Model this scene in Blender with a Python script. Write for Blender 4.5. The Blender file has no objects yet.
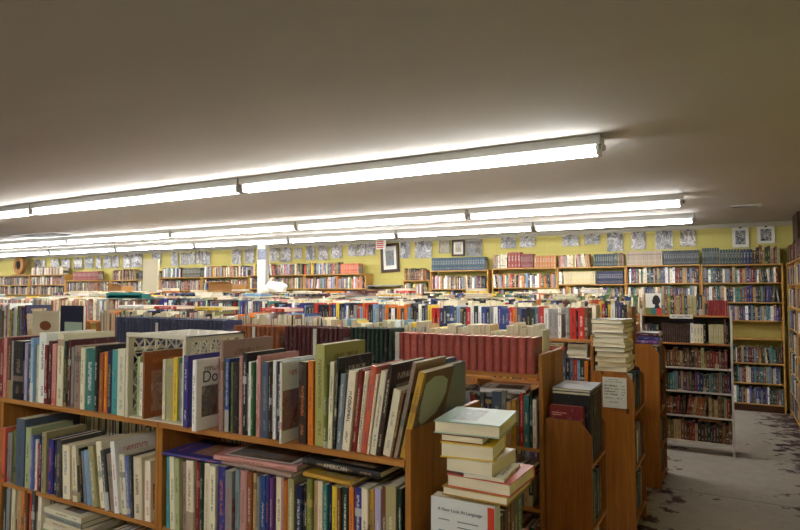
import bpy, bmesh, math, random
from mathutils import Matrix, Vector
random.seed(11)
R = math.radians
sc = bpy.context.scene
COL = sc.collection

# ------------------------------------------------------------------ camera numbers
EYE = 1.6; FPX = 598.0; YAW = R(28.9); PIT = math.atan(25/598.)
fw = Vector((-math.sin(YAW)*math.cos(PIT), math.cos(YAW)*math.cos(PIT), math.sin(PIT)))
rt = Vector((math.cos(YAW), math.sin(YAW), 0)); upv = rt.cross(fw)
def sight(u, v): return fw + rt*((u-400)/FPX) - upv*((v-265)/FPX)
def at_y(u, v, y):
    d = sight(u, v); t = y/d.y
    return d.x*t, EYE + d.z*t

# ------------------------------------------------------------------ palette
PAL = {'cream':(238,230,204),'white':(246,245,241),'ivory':(230,220,190),'black':(26,25,28),'navy':(26,33,72),'blue':(40,72,136),
 'light blue':(128,168,202),'teal':(52,118,118),'turquoise':(74,160,170),'green':(58,108,58),'olive green':(120,124,56),'pale green':(176,188,138),
 'dark green':(24,54,42),'red':(196,44,36),'dark red':(128,28,30),'maroon':(84,28,36),'pink':(206,146,142),'salmon':(212,100,76),'orange':(222,122,36),
 'yellow':(232,196,58),'mustard':(184,144,46),'tan':(188,156,112),'brown':(116,74,46),'dark brown':(58,38,30),'grey':(146,146,144),'dark grey':(68,70,74),
 'slate blue':(78,92,116),'blue grey':(124,138,152),'purple':(58,54,132),'lavender':(176,166,200),'taupe':(160,134,122),'khaki':(172,162,116),
 'periwinkle':(108,122,186),'lime green':(176,174,102),'violet':(110,60,130),'brick red':(188,90,82),'rust':(150,84,44),'mint':(190,214,196)}
def lin(c):
    return tuple((((x/255.)+.055)/1.055)**2.4 if x/255. > .04045 else x/255./12.92 for x in c)
LP = {k: lin(v) for k, v in PAL.items()}

# ------------------------------------------------------------------ node helpers
class NT:
    def __init__(s, name, rough=.5, spec=.5):
        s.m = bpy.data.materials.new(name); s.m.use_nodes = True
        s.t = s.m.node_tree; s.n = s.t.nodes; s.l = s.t.links
        s.b = s.n['Principled BSDF']; s.b.inputs['Roughness'].default_value = rough
        s.b.inputs['Specular IOR Level'].default_value = spec
    def put(s, sock, v):
        if isinstance(v, bpy.types.NodeSocket): s.l.new(v, sock)
        elif v is not None:
            if isinstance(v, (tuple, list)) and len(v) == 3 and sock.type == 'RGBA': v = (*v, 1)
            sock.default_value = v
    def math(s, op, a, b=None, c=None, clamp=False):
        n = s.n.new('ShaderNodeMath'); n.operation = op; n.use_clamp = clamp
        for i, v in enumerate((a, b, c)):
            if v is not None: s.put(n.inputs[i], v)
        return n.outputs[0]
    def mix(s, f, a, b, mode='MIX'):
        n = s.n.new('ShaderNodeMix'); n.data_type = 'RGBA'; n.blend_type = mode
        s.put(n.inputs[0], f); s.put(n.inputs[6], a); s.put(n.inputs[7], b)
        return n.outputs[2]
    def noise(s, vec, scale, detail=2, rough=.5, dist=0):
        n = s.n.new('ShaderNodeTexNoise'); n.inputs['Scale'].default_value = scale
        n.inputs['Detail'].default_value = detail; n.inputs['Roughness'].default_value = rough
        n.inputs['Distortion'].default_value = dist
        if vec is not None: s.l.new(vec, n.inputs['Vector'])
        return n
    def sep(s, v):
        n = s.n.new('ShaderNodeSeparateXYZ'); s.l.new(v, n.inputs[0]); return n.outputs
    def comb(s, x, y, z=0.0):
        n = s.n.new('ShaderNodeCombineXYZ')
        for i, v in enumerate((x, y, z)): s.put(n.inputs[i], v)
        return n.outputs[0]
    def mapping(s, vec, scale=(1, 1, 1), loc=(0, 0, 0), rot=(0, 0, 0)):
        n = s.n.new('ShaderNodeMapping'); s.l.new(vec, n.inputs[0])
        n.inputs['Scale'].default_value = scale; n.inputs['Location'].default_value = loc; n.inputs['Rotation'].default_value = rot
        return n.outputs[0]
    def coord(s, k='Object'): return s.n.new('ShaderNodeTexCoord').outputs[k]
    def pos(s): return s.n.new('ShaderNodeNewGeometry').outputs['Position']
    def ramp(s, f, stops):
        n = s.n.new('ShaderNodeValToRGB'); s.l.new(f, n.inputs[0]); e = n.color_ramp.elements
        while len(e) > len(stops): e.remove(e[-1])
        while len(e) < len(stops): e.new(.5)
        for i, (p, c) in enumerate(stops): e[i].position = p; e[i].color = (*c, 1)
        return n.outputs[0]
    def bump(s, h, strength=.2, dist=.01):
        n = s.n.new('ShaderNodeBump'); n.inputs['Strength'].default_value = strength; n.inputs['Distance'].default_value = dist
        s.l.new(h, n.inputs['Height']); s.l.new(n.outputs[0], s.b.inputs['Normal'])
    def base(s, c): s.put(s.b.inputs['Base Color'], c); return s.m
    def attr(s, name):
        n = s.n.new('ShaderNodeAttribute'); n.attribute_name = name; return n.outputs['Color']

def simple(name, rgb, rough=.5, metal=0, vary=.06, scale=20):
    t = NT(name, rough); c = lin(rgb)
    n = t.noise(t.coord(), scale, 3)
    t.b.inputs['Metallic'].default_value = metal
    return t.base(t.mix(n.outputs[0], tuple(x*(1-vary) for x in c), tuple(min(1, x*(1+vary)) for x in c)))

def wood(name, dark, mid, light, axis='Z', knots=True, rough=.42):
    t = NT(name, rough, .4); p = t.pos()
    sc_ = {'Z': (14, 14, .9), 'X': (.9, 14, 14), 'Y': (14, .9, 14)}[axis]
    g = t.noise(t.mapping(p, sc_), 2.2, 5, .6, 1.2)
    g2 = t.noise(t.mapping(p, tuple(x*3 for x in sc_)), 5, 4, .6)
    c = t.ramp(g.outputs[0], [(.25, lin(dark)), (.5, lin(mid)), (.75, lin(light))])
    c = t.mix(t.math('MULTIPLY', g2.outputs[0], .35), c, lin(dark))
    if knots:
        v = t.n.new('ShaderNodeTexVoronoi'); v.inputs['Scale'].default_value = 3.2
        t.l.new(t.mapping(p, (1, 1, .55)), v.inputs['Vector'])
        k = t.math('LESS_THAN', v.outputs['Distance'], .04)
        c = t.mix(t.math('MULTIPLY', k, .75), c, lin((62, 28, 10)))
    t.bump(g2.outputs[0], .08, .002)
    return t.base(c)
M = {}
M['wood'] = wood('pine_wood', (138, 86, 32), (172, 114, 50), (196, 140, 68))
M['wood_orange'] = wood('orange_stained_wood', (132, 76, 24), (160, 98, 34), (184, 122, 50))
M['wood_shelf'] = wood('shelf_board_wood', (150, 92, 38), (188, 128, 62), (208, 152, 84), 'X', False)
M['wood_light'] = wood('light_oak_wood', (168, 120, 54), (196, 150, 76), (212, 170, 98), 'X', False)
M['wood_dark'] = wood('dark_wood', (48, 24, 12), (66, 36, 18), (84, 48, 26), 'X', False)
M['white_metal'] = simple('white_painted_metal', (206, 204, 196), .4)
M['grey_metal'] = simple('grey_metal', (150, 150, 146), .4)
M['fixture'] = simple('fixture_white_enamel', (188, 188, 184), .35)
M['black_plastic'] = simple('black_plastic', (24, 24, 26), .35)
M['black_cloth'] = simple('black_cloth', (22, 20, 22), .9)
M['crate'] = simple('off_white_plastic', (226, 220, 200), .4)
M['teal_plastic'] = simple('teal_plastic', (20, 110, 108), .4)
M['paper'] = simple('white_paper', (226, 226, 220), .6)
M['beige_board'] = simple('beige_board', (196, 188, 162), .7)
M['trim'] = simple('grey_white_trim', (176, 172, 160), .6)
M['card'] = simple('brown_cardboard', (170, 124, 72), .8)
M['ink'] = simple('black_ink', (28, 28, 34), .6)
M['ink_blue'] = simple('blue_grey_ink', (70, 92, 110), .6)
M['ink_green'] = simple('green_ink', (104, 150, 120), .6)
M['ink_light'] = simple('pale_ink', (222, 216, 200), .6)
M['clip'] = simple('black_clip_metal', (30, 30, 30), .3, .6)

# page edges: fine leaves
t = NT('page_edges', .8); o = t.coord()
n = t.noise(t.mapping(o, (260, 3, 3)), 1.0, 3); n2 = t.noise(t.pos(), 3.1, 2)
c = t.mix(n.outputs[0], lin((222, 210, 178)), lin((250, 245, 228)))
M['pages'] = t.base(t.mix(t.math('MULTIPLY', n2.outputs[0], .35), c, lin((216, 198, 156))))

def cover_material(name, rough, coat=0.0, crinkle=0.0):
    t = NT(name, rough, .5)
    base = t.attr('Col'); acc = t.attr('Col2'); r = t.sep(t.attr('Rnd'))
    uv = t.n.new('ShaderNodeUVMap'); uv.uv_map = 'UVMap'; q = t.sep(uv.outputs[0]); x, y = q[0], q[1]
    spine = t.math('MULTIPLY', t.math('GREATER_THAN', x, -.5), t.math('LESS_THAN', x, 1.5))
    cover = t.math('GREATER_THAN', x, 1.5)
    def inside(v, c, h): return t.math('LESS_THAN', t.math('ABSOLUTE', t.math('SUBTRACT', v, c)), h)
    seed = t.math('MULTIPLY', r[0], 91.0)
    # spine lettering, reading down the spine
    lt = t.noise(t.comb(t.math('MULTIPLY', x, 4.0), t.math('MULTIPLY', y, 70.0), seed), 1.0, 1)
    letters = t.math('GREATER_THAN', lt.outputs[0], .46)
    yc = t.math('ADD', .5, t.math('MULTIPLY', r[1], .18)); hh = t.math('ADD', .10, t.math('MULTIPLY', r[2], .2))
    T = t.math('MULTIPLY', t.math('MULTIPLY', inside(y, yc, hh), inside(x, .5, .17)), letters)
    A = t.math('MULTIPLY', t.math('MULTIPLY', inside(y, .17, .07), inside(x, .5, .16)), letters)
    B = t.math('MULTIPLY', t.math('GREATER_THAN', r[0], .72), inside(y, t.math('MULTIPLY', r[1], .9), .045))
    P = t.math('MULTIPLY', t.math('GREATER_THAN', r[2], .93), t.math('LESS_THAN', y, .3))
    sm = t.math('MULTIPLY', t.math('MAXIMUM', t.math('MAXIMUM', T, A), t.math('MAXIMUM', B, P)), spine)
    col = t.mix(t.math('MULTIPLY', sm, .6), base, acc)
    # front cover picture and title
    px = t.math('SUBTRACT', x, 2.5)
    pic = t.math('MULTIPLY', inside(px, 0.0, t.math('ADD', .3, t.math('MULTIPLY', r[0], .2))), inside(y, .4, t.math('ADD', .2, t.math('MULTIPLY', r[1], .2))))
    pn = t.noise(t.comb(t.math('MULTIPLY', x, 2.2), t.math('MULTIPLY', y, 3.2), seed), 1.3, 5, .55, .6)
    pcol = t.ramp(pn.outputs[0], [(.3, (.02, .02, .025)), (.43, (.16, .10, .06)), (.5, (.30, .30, .26)), (.6, (.10, .16, .22)), (.72, (.62, .56, .45))])
    pcol = t.mix(.35, pcol, acc)
    tl = t.noise(t.comb(t.math('MULTIPLY', x, 34.0), t.math('MULTIPLY', y, 12.0), seed), 1.0, 1)
    tt = t.math('MULTIPLY', t.math('MULTIPLY', inside(px, 0.0, .3), inside(y, .86, .035)), t.math('GREATER_THAN', tl.outputs[0], .47))
    cc = t.mix(t.math('MULTIPLY', tt, .6), t.mix(pic, base, pcol), acc)
    col = t.mix(cover, col, cc)
    wear = t.noise(t.pos(), 35, 4)
    col = t.mix(t.math('MULTIPLY', t.math('GREATER_THAN', wear.outputs[0], .63), .12), col, (.5, .46, .4))
    if crinkle:
        w = t.noise(t.comb(t.math('MULTIPLY', x, 3.5), t.math('MULTIPLY', y, 2.5), seed), 1.6, 3, .5, 2.5)
        t.bump(w.outputs[0], crinkle, .03)
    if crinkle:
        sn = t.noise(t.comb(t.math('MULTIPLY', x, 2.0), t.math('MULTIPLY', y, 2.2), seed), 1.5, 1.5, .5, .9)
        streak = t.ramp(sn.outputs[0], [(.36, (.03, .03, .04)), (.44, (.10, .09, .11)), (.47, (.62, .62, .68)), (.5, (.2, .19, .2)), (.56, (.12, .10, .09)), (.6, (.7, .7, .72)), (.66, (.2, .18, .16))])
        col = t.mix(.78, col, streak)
    if coat: t.b.inputs['Coat Weight'].default_value = coat; t.b.inputs['Coat Roughness'].default_value = .12
    return t.base(col)
M['cover'] = cover_material('printed_book_cover', .42)
M['print'] = cover_material('picture_print', .6)
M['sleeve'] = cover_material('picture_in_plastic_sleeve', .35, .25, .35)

# ------------------------------------------------------------------ object helpers
def link(o, parent=None):
    COL.objects.link(o)
    if parent: o.parent = parent
    return o
def tag(o, label=None, cat=None, group=None, kind=None):
    for k, v in (('label', label), ('category', cat), ('group', group), ('kind', kind)):
        if v: o[k] = v
    return o
def thing(name, label, cat, loc=(0, 0, 0), rz=0, group=None):
    o = link(bpy.data.objects.new(name, None)); o.empty_display_size = .05
    o.location = loc; o.rotation_euler = (0, 0, rz)
    return tag(o, label, cat, group)
def bm_obj(name, bm, mat, parent=None, bevel=0):
    if bevel: bmesh.ops.bevel(bm, geom=bm.edges[:], offset=bevel, segments=1, affect='EDGES', clamp_overlap=True)
    me = bpy.data.meshes.new(name); bm.normal_update(); bm.to_mesh(me); bm.free()
    for m in (mat if isinstance(mat, (list, tuple)) else [mat]): me.materials.append(m)
    return link(bpy.data.objects.new(name, me), parent)
def add_box(bm, x0, x1, y0, y1, z0, z1, mi=0, mtx=None):
    vs = [Vector((x, y, z)) for z in (z0, z1) for y in (y0, y1) for x in (x0, x1)]
    if mtx: vs = [mtx @ v for v in vs]
    vs = [bm.verts.new(v) for v in vs]
    for f in ((0, 2, 3, 1), (4, 5, 7, 6), (0, 1, 5, 4), (2, 6, 7, 3), (0, 4, 6, 2), (1, 3, 7, 5)):
        fc = bm.faces.new([vs[i] for i in f]); fc.material_index = mi
def box(name, b, mat, parent=None, bevel=0, mtx=None):
    bm = bmesh.new(); add_box(bm, *b, mtx=mtx); return bm_obj(name, bm, mat, parent, bevel)
def add_cyl(bm, p0, p1, r, n=12, r1=None):
    p0 = Vector(p0); p1 = Vector(p1); d = p1-p0
    res = bmesh.ops.create_cone(bm, cap_ends=True, segments=n, radius1=r, radius2=r if r1 is None else r1, depth=d.length)
    m = Matrix.Translation((p0+p1)/2) @ d.to_track_quat('Z', 'Y').to_matrix().to_4x4()
    bmesh.ops.transform(bm, matrix=m, verts=res['verts'])
def prism(name, pts, y0, y1, mat, parent=None, bevel=0):
    """polygon pts in XZ extruded along Y"""
    bm = bmesh.new()
    a = [bm.verts.new((x, y0, z)) for x, z in pts]; b = [bm.verts.new((x, y1, z)) for x, z in pts]
    bm.faces.new(a); bm.faces.new(b[::-1]); n = len(pts)
    for i in range(n): bm.faces.new((a[(i+1) % n], a[i], b[i], b[(i+1) % n]))
    bmesh.ops.recalc_face_normals(bm, faces=bm.faces[:])
    return bm_obj(name, bm, mat, parent, bevel)
def text_mesh(name, s, size, mat, parent, loc, rot, extrude=.0004, sx=1.0):
    cu = bpy.data.curves.new(name, 'FONT'); cu.body = s; cu.size = size; cu.extrude = extrude
    cu.align_x = 'CENTER'; cu.align_y = 'CENTER'
    tmp = bpy.data.objects.new('tmp', cu); COL.objects.link(tmp)
    dg = bpy.context.evaluated_depsgraph_get(); dg.update()
    me = bpy.data.meshes.new_from_object(tmp.evaluated_get(dg)); bpy.data.objects.remove(tmp)
    me.name = name; me.materials.clear(); me.materials.append(mat)
    for v in me.vertices: v.co.x *= sx
    o = link(bpy.data.objects.new(name, me), parent); o.location = loc; o.rotation_euler = rot
    return o
def paint(me, col, col2, rnd):
    for nm, c in (('Col', col), ('Col2', col2), ('Rnd', rnd)):
        a = me.color_attributes.new(nm, 'FLOAT_COLOR', 'POINT')
        a.data.foreach_set('color', [x for _ in me.vertices for x in (*c, 1.0)])

# ------------------------------------------------------------------ books
ACC = {'light': [(.75, .68, .5), (.8, .8, .76), (.62, .45, .14), (.7, .7, .7)], 'dark': [(.03, .03, .04), (.25, .03, .03), (.03, .06, .22), (.10, .05, .02), (.04, .13, .07)]}
def jitter(c, a=.1):
    k = 1+random.uniform(-a, a); return tuple(min(.95, x*k*(1+random.uniform(-.04, .04))) for x in c)
class Spec:
    def __init__(s, w, h, d, col, acc=None, lean=0, flat=False, back=False, hard=None, twist=0, tag=None):
        s.w, s.h, s.d, s.col, s.lean, s.flat, s.back, s.twist = w, h, d, col, lean, flat, back, twist
        c = LP[col]; lum = .3*c[0]+.59*c[1]+.11*c[2]
        s.c = jitter(c); s.c2 = LP[acc] if acc else random.choice(ACC['light'] if lum < .22 else ACC['dark'])
        s.rnd = (random.random(), random.random(), random.random())
        s.hard = (random.random() < .45) if hard is None else hard
        s.x = s.y = s.z = 0; s.frame = Matrix(); s.label = None; s.tag = tag; s.prev = s.next = None
    def matrix(s):
        """local book: thickness +x, spine at y=0, height z"""
        if s.flat:   # lying down, height runs along x, front cover on top
            L = Matrix.Rotation(R(-90), 4, 'Y')
            if s.back: L = Matrix.Translation((0, s.d, 0)) @ Matrix.Rotation(R(180), 4, 'Z') @ L
            m = Matrix.Translation((s.x+s.h, s.y, s.z)) if not s.back else Matrix.Translation((s.x, s.y, s.z))
            c = Vector((-s.h/2 if not s.back else s.h/2, s.d/2, 0))
            return s.frame @ m @ Matrix.Translation(c) @ Matrix.Rotation(R(s.twist), 4, 'Z') @ Matrix.Translation(-c) @ L
        L = Matrix.Translation((0, 0, 0))
        if s.back: L = Matrix.Translation((s.w, s.d, 0)) @ Matrix.Rotation(R(180), 4, 'Z')
        if s.lean > 0: L = Matrix.Translation((s.w, 0, 0)) @ Matrix.Rotation(R(s.lean), 4, 'Y') @ Matrix.Translation((-s.w, 0, 0)) @ L
        elif s.lean < 0: L = Matrix.Rotation(R(s.lean), 4, 'Y') @ L
        return s.frame @ Matrix.Translation((s.x, s.y, s.z)) @ L

def cover_bm(s):
    bm = bmesh.new(); uvl = bm.loops.layers.uv.new('UVMap')
    w, h, d = s.w, s.h, s.d; t = min(.0028 if s.hard else .0009, w*.18)
    if s.hard and getattr(s, 'round', 0): sp = [(0, .012), (.0, .009), (w*.12, .0035), (w*.3, .0008), (w*.5, 0), (w*.7, .0008), (w*.88, .0035), (w, .009), (w, .012)]
    elif s.hard: sp = [(0, .007), (.0, .004), (w*.18, .0012), (w*.5, 0), (w*.82, .0012), (w, .004), (w, .007)]
    else: sp = [(0, .0008), (w*.04, 0), (w*.96, 0), (w, .0008)]
    ty = (t+.008 if getattr(s, 'round', 0) else t+.0035) if s.hard else t
    prof = [(0, d)] + sp + [(w, d), (w-t, d), (w-t, ty), (t, ty), (t, d)]
    lo = [bm.verts.new((x, y, 0)) for x, y in prof]; hi = [bm.verts.new((x, y, h)) for x, y in prof]
    n = len(prof); ns = len(sp)
    for i in range(n):
        j = (i+1) % n
        f = bm.faces.new((lo[i], lo[j], hi[j], hi[i]))
        for lp, k, z in zip(f.loops, (i, j, j, i), (0, 0, 1, 1)):
            if 1 <= i < ns: lp[uvl].uv = (prof[k][0]/w, z)
            elif i == ns: lp[uvl].uv = (2+prof[k][1]/d, z)
            else: lp[uvl].uv = (-1, 0)
    a = [i for i in range(n)]
    i1, i2, i3, i4 = n-4, n-3, n-2, n-1   # inner: (w-t,d),(w-t,ty),(t,ty),(t,d)
    for ring, flip in ((lo, True), (hi, False)):
        polys = [[0, 1, i3, i4], list(range(1, ns+1)) + [i2, i3], [ns, ns+1, i1, i2]]
        for p in polys:
            vs = [ring[k] for k in p]
            f = bm.faces.new(vs[::-1] if flip else vs)
            for lp in f.loops: lp[uvl].uv = (-1, 0)
    bmesh.ops.recalc_face_normals(bm, faces=bm.faces[:])
    return bm, t, ty
def real_book(s, name='book', parts=True):
    m = s.matrix()
    bm, t, ty = cover_bm(s)
    e = .0032 if s.hard else .0008; fe = .004 if s.hard else .0012
    if parts:
        root = link(bpy.data.objects.new(name, None)); root.empty_display_size = .02
        c = bm_obj('cover', bm, M['cover'], root); paint(c.data, s.c, s.c2, s.rnd)
        pb = bmesh.new(); add_box(pb, t+.0002, s.w-t-.0002, ty+.0003, s.d-fe, e, s.h-e)
        bm_obj('page_block', pb, M['pages'], root)
    else:
        for f in bm.faces: f.material_index = 0
        add_box(bm, t+.0002, s.w-t-.0002, ty+.0003, s.d-fe, e, s.h-e, 1)
        root = bm_obj(name, bm, [M['cover'], M['pages']]); paint(root.data, s.c, s.c2, s.rnd)
    root.matrix_world = m
    return root

class Stuff:
    """gathers far books into ONE object"""
    def __init__(s): s.v = []; s.f = []; s.mi = []; s.uv = []; s.c = []; s.c2 = []; s.r = []
    def add(s, b):
        m = b.matrix(); w, h, d = b.w, b.h, b.d; k = len(s.v); e = .003
        P = [(0,0,0),(w,0,0),(w,d,0),(0,d,0),(0,0,h),(w,0,h),(w,d,h),(0,d,h)]
        t = min(.002, w*.15)
        P += [(t, t, h-e), (w-t, t, h-e), (w-t, d-e, h-e), (t, d-e, h-e), (t, d-e, e), (w-t, d-e, e)]   # page block top ring + fore edge
        s.v += [tuple(m @ Vector(p)) for p in P]
        F = [((0,1,5,4), 0, [(0,0),(1,0),(1,1),(0,1)]), ((1,2,6,5), 0, [(2,0),(3,0),(3,1),(2,1)]), ((3,0,4,7), 0, None),
             ((3,2,1,0), 0, None), ((4,5,9,8), 0, None), ((5,6,10,9), 0, None), ((7,4,8,11), 0, None),
             ((8,9,10,11), 1, None), ((11,10,13,12), 1, None), ((6,2,13,10), 0, None), ((3,7,11,12), 0, None)]
        for idx, mi, uv in F:
            s.f.append([k+i for i in idx]); s.mi.append(mi); s.uv += uv or [(-1, 0)]*4
        s.c += [b.c]*14; s.c2 += [b.c2]*14; s.r += [b.rnd]*14
    def build(s, name, label, cat):
        me = bpy.data.meshes.new(name); me.from_pydata(s.v, [], s.f)
        me.materials.append(M['cover']); me.materials.append(M['pages'])
        me.polygons.foreach_set('material_index', s.mi)
        u = me.uv_layers.new(name='UVMap'); u.data.foreach_set('uv', [x for p in s.uv for x in p])
        for nm, cs in (('Col', s.c), ('Col2', s.c2), ('Rnd', s.r)):
            a = me.color_attributes.new(nm, 'FLOAT_COLOR', 'POINT'); a.data.foreach_set('color', [x for c in cs for x in (*c, 1.0)])
        return tag(link(bpy.data.objects.new(name, me)), label, cat, kind='stuff')
stuff = Stuff()

def frame(x, y, rz=0): return Matrix.Translation((x, y, 0)) @ Matrix.Rotation(R(rz), 4, 'Z')
def lay(specs, fr, x, z, xmax=None, y=lambda: random.uniform(.004, .022), want=None):
    """stand books side by side from x; returns those that fit"""
    out = []; cur = x; prev = None
    for i, s in enumerate(specs):
        th = s.lean
        gap = 0
        if prev is not None and prev.lean > th:
            gap = min(prev.h, s.h)*(math.tan(R(prev.lean))-math.tan(R(th)))
        wb = s.w/math.cos(R(th))
        if want is not None: cur = max(cur+gap, want[i])
        else: cur += gap
        top = cur + wb + (s.h*math.sin(R(th)) if th > 0 else 0)
        if xmax is not None and top > xmax: break
        s.frame = fr; s.z = z; s.y = y() if callable(y) else y
        if getattr(s, 'yo', None) is not None: s.y = s.yo
        s.x = cur if th <= 0 else cur + wb - s.w
        if th < 0 and prev is None: s.x += 0
        cur += wb + .0006 + getattr(s, 'pad', 0); prev = s; out.append(s)
    for a, b in zip(out, out[1:]): a.next = b; b.prev = a
    return out
PALS = {
 'mixed': 'cream white cream ivory black navy navy blue teal green red dark_red maroon pink orange yellow tan brown grey dark_grey blue_grey purple taupe black light_blue lavender white tan brown olive_green'.split(),
 'thriller': 'black black navy red white grey blue dark_red black purple dark_green navy orange yellow slate_blue white red dark_grey light_blue'.split(),
 'old': 'maroon dark_brown brown dark_red dark_green navy black tan brown rust dark_red olive_green dark_brown khaki'.split(),
 'pale': 'cream ivory white cream tan cream khaki white grey ivory pink light_blue yellow pale_green cream'.split(),
 'dim': 'dark_grey navy maroon blue_grey tan grey white dark_green black brown purple teal cream slate_blue dark_red'.split(),
 'far': 'maroon brown tan dark_grey cream taupe dark_brown blue_grey dark_green rust grey navy ivory dark_red olive_green'.split(),
 'beige': 'cream tan ivory grey taupe cream tan blue_grey ivory brown rust white pink'.split(),
}
def rnd_specs(n, pal, h=(.19, .24), w=(.014, .036), d=(.13, .17), lean=.12, back=False):
    out = []; ln = 0; left = 0
    for i in range(n):
        if left <= 0:
            ln = 0; left = random.randint(5, 14)
            if random.random() < lean: ln = random.choice((-1, 1))*random.uniform(3, 9); left = random.randint(3, 6)
        left -= 1
        hh = random.uniform(*h); 
        out.append(Spec(random.uniform(*w), hh, min(random.uniform(*d), hh*.85), random.choice(PALS[pal]).replace('_', ' '), lean=ln, back=back))
    return out
def fill(fr, x0, x1, z, pal, to=None, xgap=.0, **k):
    yy = k.pop('y', None)
    sp = rnd_specs(int((x1-x0)/.012)+3, pal, **k)
    bs = lay(sp, fr, x0+.003+xgap, z, x1-.004, **({'y': yy} if yy is not None else {}))
    if to is None:
        for b in bs: stuff.add(b)
    else: to += bs
    return bs
def volumes(n, w, h, d, col, **k): 
    out = []
    for i in range(n):
        s = Spec(w-.0022, h*random.uniform(.985, 1), d, col, hard=True, **k); s.round = 1; s.pad = .0022; s.c = jitter(LP[col], .11); out.append(s)
    r = (.5, .62, .35)
    for s in out: s.rnd = r; s.c2 = tuple(min(.8, x*1.25+.01) for x in s.c)
    return out
def flats(fr, x, y, z, n, pal, w=(.015, .035), h=(.2, .26), d=(.14, .18), back=None, to=None, tw=6, cols=None):
    out = []
    for i in range(n):
        c = cols[i] if cols else random.choice(PALS[pal]).replace('_', ' ')
        bk = random.random() < .5 if back is None else back
        s = Spec(random.uniform(*w), random.uniform(*h), random.uniform(*d), c, flat=True, back=bk, twist=random.uniform(-tw, tw))
        s.frame = fr; s.x = x+random.uniform(-.006, .006); s.y = y; s.z = z; z += s.w+.0006
        out.append(s)
        if to is None: stuff.add(s)
        else: to.append(s)
    return out

# ------------------------------------------------------------------ labels
used = {}
def unique(cands):
    for c in cands:
        n = len(c.split())
        if 4 <= n <= 16 and c not in used: used[c] = 1; return c
    print('LABEL!', cands[-1]); return cands[-1]
ORD = ['first','second','third','fourth','fifth','sixth','seventh','eighth','ninth','tenth','eleventh','twelfth','thirteenth','fourteenth','fifteenth','sixteenth','seventeenth','eighteenth','nineteenth','twentieth'] + ['twenty-'+x for x in ('first','second','third','fourth','fifth','sixth','seventh','eighth','ninth')] + ['thirtieth']
def issue(books, where, group, parts=True):
    """make real objects of shelf books with labels of their own"""
    hs = sorted(b.h for b in books); 
    count = {}
    for b in books:
        count[b.col] = count.get(b.col, 0)+1; k = count[b.col]
        size = []
        if not b.flat:
            if b.h >= hs[int(len(hs)*.8)]: size.append('tall')
            elif b.h <= hs[int(len(hs)*.2)]: size.append('short')
            if b.w < .013: size.append('thin')
            elif b.w > .034: size.append('thick')
            if b.lean and not size: size.append('leaning')
        sz = ' '.join(size[:1]); a = (sz+' '+b.col).strip()
        l = b.prev.col if b.prev is not None else None; r = b.next.col if b.next is not None else None
        if l and r: nb = f'between {l} and {r} books' if l != r else f'between two {l} books'
        elif l: nb = f'right of a {l} book'
        elif r: nb = f'left of a {r} book'
        else: nb = 'by itself'
        desc = b.tag
        c = []
        if desc: c.append(f'{desc} {where}')
        c += [f'{a} book {nb} {where}', f'{b.col} book {nb} {where}', f'{a} book, {ORD[min(k, 29)-1]} such from left {where}', f'{ORD[min(k, 29)-1]} {b.col} book from left {where}']
        o = real_book(b, 'book', parts)
        tag(o, unique(c), 'book', group)
        b.obj = o

# ------------------------------------------------------------------ room
XL, XR, YF, YB, ZC = -24.0, 1.0, -2.6, 9.5, 2.52
t = NT('worn_painted_concrete', .6, .3); p = t.pos()
n1 = t.noise(p, .9, 6, .6); n2 = t.noise(p, 6, 6, .65); n3 = t.noise(p, 28, 4, .6)
c = t.mix(n2.outputs[0], lin((140, 135, 124)), lin((186, 180, 168)))
px = t.sep(p)
edge = t.math('MULTIPLY', t.math('GREATER_THAN', px[0], .1), .0)
# old maroon paint left near the shelving, worn away along the aisle
away = t.math('ABSOLUTE', t.math('SUBTRACT', px[0], -.02))
pm = t.math('ADD', t.math('ADD', t.math('MULTIPLY', away, .30), t.math('MULTIPLY', n1.outputs[0], .35)), t.math('MULTIPLY', n2.outputs[0], .75))
c = t.mix(t.ramp(pm, [(.70, (0, 0, 0)), (.76, (1, 1, 1))]), c, lin((66, 44, 46)))
spk = t.ramp(n3.outputs[0], [(.62, (0, 0, 0)), (.66, (1, 1, 1))])
c = t.mix(t.math('MULTIPLY', spk, .35), c, lin((84, 66, 62)))
jl = t.math('LESS_THAN', t.math('ABSOLUTE', t.math('SUBTRACT', t.math('ADD', px[1], t.math('MULTIPLY', px[0], .02)), 5.33)), .006)
c = t.mix(t.math('MULTIPLY', jl, .7), c, lin((60, 52, 48)))
t.bump(n2.outputs[0], .15, .01); M['floor'] = t.base(c)
t = NT('ceiling_paint', .8, .2); n = t.noise(t.pos(), .8, 4); n2 = t.noise(t.mapping(t.pos(), (.25, 3, 1)), 1.2, 4)
c = t.mix(n.outputs[0], lin((198, 194, 188)), lin((210, 207, 202)))
M['ceiling'] = t.base(t.mix(t.math('MULTIPLY', n2.outputs[0], .16), c, lin((160, 154, 146))))
t = NT('yellow_painted_block', .6, .3); p = t.pos()
br = t.n.new('ShaderNodeTexBrick'); t.l.new(t.mapping(p, (1, 1, 1), rot=(R(90), 0, 0)), br.inputs['Vector'])
br.inputs['Scale'].default_value = 1.0; br.inputs['Brick Width'].default_value = .4; br.inputs['Row Height'].default_value = .2
br.inputs['Mortar Size'].default_value = .006; br.inputs['Color1'].default_value = (*lin((204, 193, 112)), 1)
br.inputs['Color2'].default_value = (*lin((200, 189, 108)), 1); br.inputs['Mortar'].default_value = (*lin((196, 184, 100)), 1)
M['yellow'] = t.base(br.outputs['Color'])
M['plain_wall'] = simple('plain_cream_wall', (190, 182, 150), .7)
def struct(name, b, mat): return tag(box(name, b, mat), kind='structure')
struct('floor', (XL, XR, YF, YB, -.1, 0), M['floor'])
struct('ceiling', (XL, XR, YF, YB, ZC, ZC+.1), M['ceiling'])
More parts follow.
